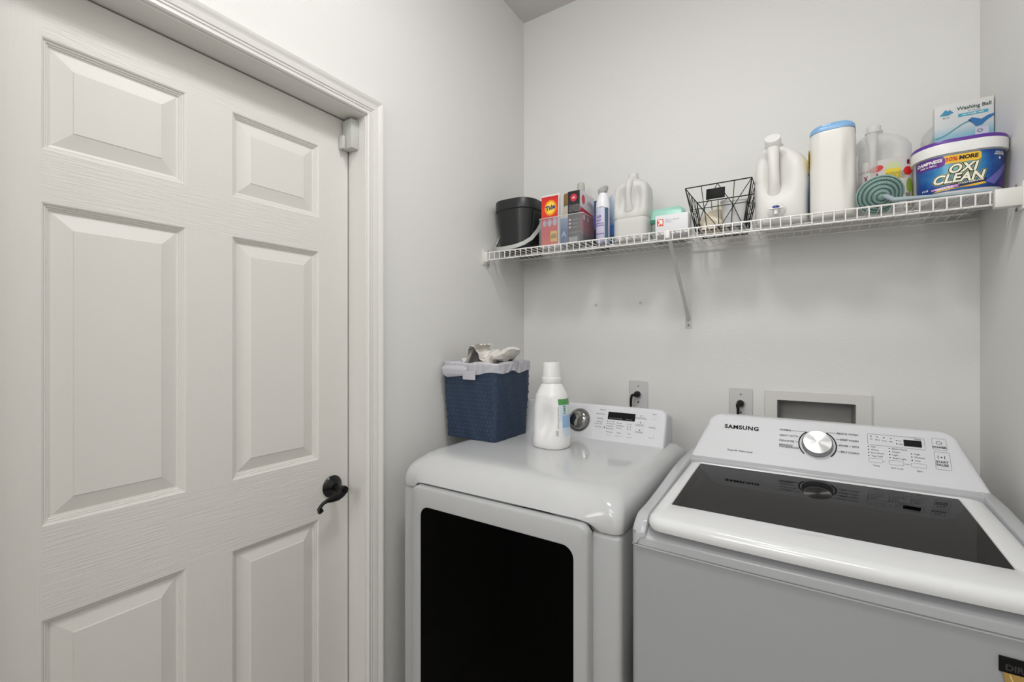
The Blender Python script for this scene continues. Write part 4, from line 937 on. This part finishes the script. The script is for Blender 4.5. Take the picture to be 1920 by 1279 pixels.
# liner bag
t = thing('bag_liner', 'milky plastic bag folded over the rim of the blue woven basket', 'bag', (-.986, 1.3535, DZT))
def skirt(n=160):
    rg = []
    rows = 9
    for i in range(rows):
        out = []
        for k in range(n):
            a = 2*PI*k/n; c, s_ = math.cos(a), math.sin(a); m_ = (abs(c)**8+abs(s_)**8)**(1/8)
            hx, hy = .1255, .1185
            x, y = hx*c/m_, hy*s_/m_
            # hem drop
            drop = .026+.006*math.sin(a*3+.6)+.003*math.sin(a*9)
            if x > 0 and y < 0: drop += .006*math.exp(-((a-(2*PI-.72))/.3)**2)
            f = i/(rows-1)
            off = .002*math.sin(a*23+f*4)*f+.0012*math.sin(a*41)
            z = BHt+.004+.004*math.sin(a*2+1)-drop*f*1.2
            out.append((x*(1+.008*(1-f))+c*off, y*(1+.008*(1-f))+s_*off, z))
        rg.append(out)
    top = [[(x*.96, y*.96, BHt+.007+.003*math.sin(k*.3)) for k, (x, y, z) in enumerate(rg[0])], [(x*.90, y*.90, BHt-.02) for x, y, z in rg[0]], [(x*.86, y*.86, BHt-.10) for x, y, z in rg[0]]]
    return top[::-1]+rg
mb = MB().rings(skirt(), cap=False)
mb.build('bag_film', LINER, t, sharp=80)
random.seed(11)
mb = loft(dense([(-.024, .060, .006, .002), (-.012, .10, .018, .007), (.006, .112, .020, .008), (.018, .09, .008, .003)], 4), n=5)
mb.map(lambda x, y, z: (x-.055, y-.119-.003*math.sin(x*120), z+BHt-.018+.007*math.sin(x*70+1)))
mb.build('bunched_knot', LINER, t, sharp=80)
mb = loft(dense([(-.020, .050, .004, .0015), (.010, .052, .006, .002)], 3), n=4)
mb.map(lambda x, y, z: (x+.012, y-.1235-.002*math.sin(x*200), z+BHt-.032))
mb.build('tied_corner', LINER, t, sharp=80)
# crumpled papers
def sheet(nx, ny, w, d, fn):
    vs = []
    for j in range(ny+1):
        for i in range(nx+1): vs.append(fn(i/nx, j/ny, w, d))
    return MB().add(vs, [(j*(nx+1)+i, j*(nx+1)+i+1, (j+1)*(nx+1)+i+1, (j+1)*(nx+1)+i) for j in range(ny) for i in range(nx)])
ZB = DZT+BHt+.004
NEWS = bpy.data.materials.new('printed_paper'); NEWS.use_nodes = True; nt = NEWS.node_tree; b = nt.nodes['Principled BSDF']; b.inputs['Roughness'].default_value = .8
tc = nt.nodes.new('ShaderNodeTexCoord'); mp = nt.nodes.new('ShaderNodeMapping'); mp.inputs['Scale'].default_value = (16, 16, 60); mp.inputs['Rotation'].default_value = (0, .7, .4); ns = nt.nodes.new('ShaderNodeTexNoise'); ns.inputs['Scale'].default_value = 1.6; ns.inputs['Detail'].default_value = 3
cr = nt.nodes.new('ShaderNodeValToRGB'); cr.color_ramp.elements[0].position = .30; cr.color_ramp.elements[0].color = rgb((130, 124, 116)); cr.color_ramp.elements[1].position = .42; cr.color_ramp.elements[1].color = rgb((236, 232, 226))
nt.links.new(tc.outputs['Object'], mp.inputs[0]); nt.links.new(mp.outputs[0], ns.inputs['Vector']); nt.links.new(ns.outputs[0], cr.inputs[0]); nt.links.new(cr.outputs[0], b.inputs['Base Color'])
t = thing('crumpled_newspaper', 'folded and crumpled printed paper poking out of the blue basket', 'paper', (-.990, 1.345, ZB-.010))
random.seed(5)
def folded(u, v, w, d):
    x = (u-.5)*w; y = (v-.5)*d
    z = .050*(1-abs(u-.36)/.64)**1.0 if u > .36 else .050*(u/.36)**1.3
    z += .004*math.sin(v*9+u*4)+.0025*math.sin(u*31+v*12)
    return (x, y+.006*math.sin(u*14), z*1.35)
sheet(22, 14, .105, .13, folded).build('sheet', NEWS, t, sharp=12)
def folded2(u, v, w, d):
    a = -.2+u*1.5; r_ = .030
    return (-.046+u*.060+.003*math.sin(v*11), (v-.5)*d-.02+u*.01, -.004+.078*math.sin(min(1, u)*PI*.55)+.003*math.sin(v*23+u*9))
sheet(14, 10, .06, .09, folded2).build('sheet', PAPER, t, sharp=12)
def fold3(u, v, w, d): return (-.062+u*.014+.008*v, (v-.5)*.06-.03, -.002+.026*(1-u)+.006*math.sin(v*7)*u)
sheet(6, 8, .02, .06, fold3).build('torn_edge', PAPER, t, sharp=12)
t = thing('lint_wad', 'fluffy grey white lint sheet lying on top of the blue basket', 'lint', (-.902, 1.340, ZB+.012))
L0 = dense([(-.010, .060, .05, .02), (.0, .090, .075, .03), (.012, .100, .082, .035), (.022, .088, .066, .03), (.030, .062, .042, .02), (.034, .03, .02, .009)], 4)
def lint(x, y, z):
    n_ = .0035*math.sin(x*130+y*50)*math.cos(y*120)+.002*math.sin(x*310+z*200)
    up = .016*sm(.0, .055, x)+.010*sm(.02, .05, x)
    return (x*(1+.10*math.sin(z*150+y*60))+.010*sm(.03, .05, x), y+.004*math.sin(x*90+z*120), z*(.75+.35*abs(math.sin(x*48+.5)))+n_+up)
loft(L0, n=9, disp=lint).build('fluff', mat('lint', (216, 212, 206), .95, bump=(160, .8, (1, 1, 1))), t, sharp=25)

# bottle on dryer
t = thing('detergent_bottle', 'opaque white detergent bottle with white cap standing on the dryer', 'bottle', (-.702, 1.318, DZT+.0006), R(-8))
bs = dense([(0, .118, .104, .046), (.003, .124, .110, .050), (.012, .128, .114, .052), (.055, .127, .113, .052), (.13, .121, .108, .050), (.168, .108, .098, .046), (.190, .086, .080, .038), (.203, .070, .068, .033), (.207, .064, .062, .0305)], 5)
def db(x, y, z):
    if y < 0:
        f = math.exp(-(((x-.014+(z-.09)*-.16)/.024)**2+((z-.090)/.048)**2)**1.3); y += .019*f
    return (x, y, z)
rg = []
for s in bs:
    out = rr(s[1]*.95, s[2]*.95, s[3]*.95, s[0], 0, 0, n=12); pts = []
    for i in range(len(out)):
        p, q = out[i], out[(i+1) % len(out)]; pts.append(p)
        if (i+1) % 13 == 0:
            for j in range(1, 8): pts.append(tuple(a+(b_-a)*j/8 for a, b_ in zip(p, q)))
    rg.append([db(*p) for p in pts])
MB().rings(rg).build('bottle_body', mat('bottle_white', (236, 235, 234), .22), t, sharp=60)
MB().lathe([(0, .205), (.0325, .205), (.0335, .208), (.0335, .221), (.0325, .224), (.0305, .225), (.0270, .270), (.0255, .2725), (0, .273)], 40).build('cap', mat('cap_plastic', (226, 226, 224), .35), t)
def bw(u, v, w):
    # wraps the +x end
    f = .121 if v < .055 else .121-.006*(v-.055)/.075 if v < .13 else .115-.013*(v-.13)/.038
    hw, r = f/2, .050-(max(0, v-.055))*.03
    a = u/.050; return (hw-r+(r+w+.0008)*math.cos(a), (r+.0012+w)*math.sin(a)*1.05, v)
pr_([rect(-.030, .045, .040, .158, 0, 24, 6)], 'label', flat('label_pale', (206, 220, 234), .35), t, bw)
pr_([rect(-.030, .03, .140, .158, .0006, 14, 1)], 'green_band', flat('label_green', (84, 150, 84)), t, bw)
pr_([rect(-.020, .03, .112, .136, .0006, 14, 1)], 'mint_band', flat('label_mint', (206, 228, 214)), t, bw)
pr_([text_mb('CARE', .011, Matrix.Translation((-.010, .124, .001)) @ Matrix.Rotation(R(90), 4, 'Z'), bold=.0004)], 'blue_lettering', flat('label_blue', (60, 90, 160)), t, bw)
pr_([rect(-.018, .03, .068, .106, .0006, 14, 1)], 'blue_field', flat('label_sky', (150, 186, 222)), t, bw)
pr_([rect(-.040, -.032, .044+k*.0035, .0455+k*.0035, .0006, 3, 1) for k in range(5)]+[text_mb('laundry soap for baby clothes', .0055, Matrix.Translation((-.033, .100, .001)) @ Matrix.Rotation(R(90), 4, 'Z'), align='CENTER')], 'fine_print', INKL, t, bw)

t = thing('fill_light_housing', 'square flat white housing added out of view for the overhead fill', 'lamp', (0, -.65, ZC))  # invented unseen fixture, added to go with the overhead fill
MB().box(-.36, .36, -.36, .36, -.05, 0, .006).build('housing', WPL, t)
# ---------------------------------------------------------------- ceiling lamp (out of frame, lights the room)
t = thing('ceiling_lamp', 'round white flush ceiling lamp above the machines', 'lamp', (LAMP[0], LAMP[1], ZC))
MB().lathe([(0, 0), (.16, 0), (.16, -.02), (.15, -.028), (0, -.028)], 40).build('base', WPL, t)
em = bpy.data.materials.new('lamp_glass'); em.use_nodes = True; em.node_tree.nodes['Principled BSDF'].inputs['Emission Color'].default_value = (1, .995, .985, 1); em.node_tree.nodes['Principled BSDF'].inputs['Emission Strength'].default_value = 24
MB().lathe([(0, -.026), (.145, -.028), (.135, -.055), (.10, -.078), (.05, -.090), (0, -.094)], 40).build('diffuser', em, t)
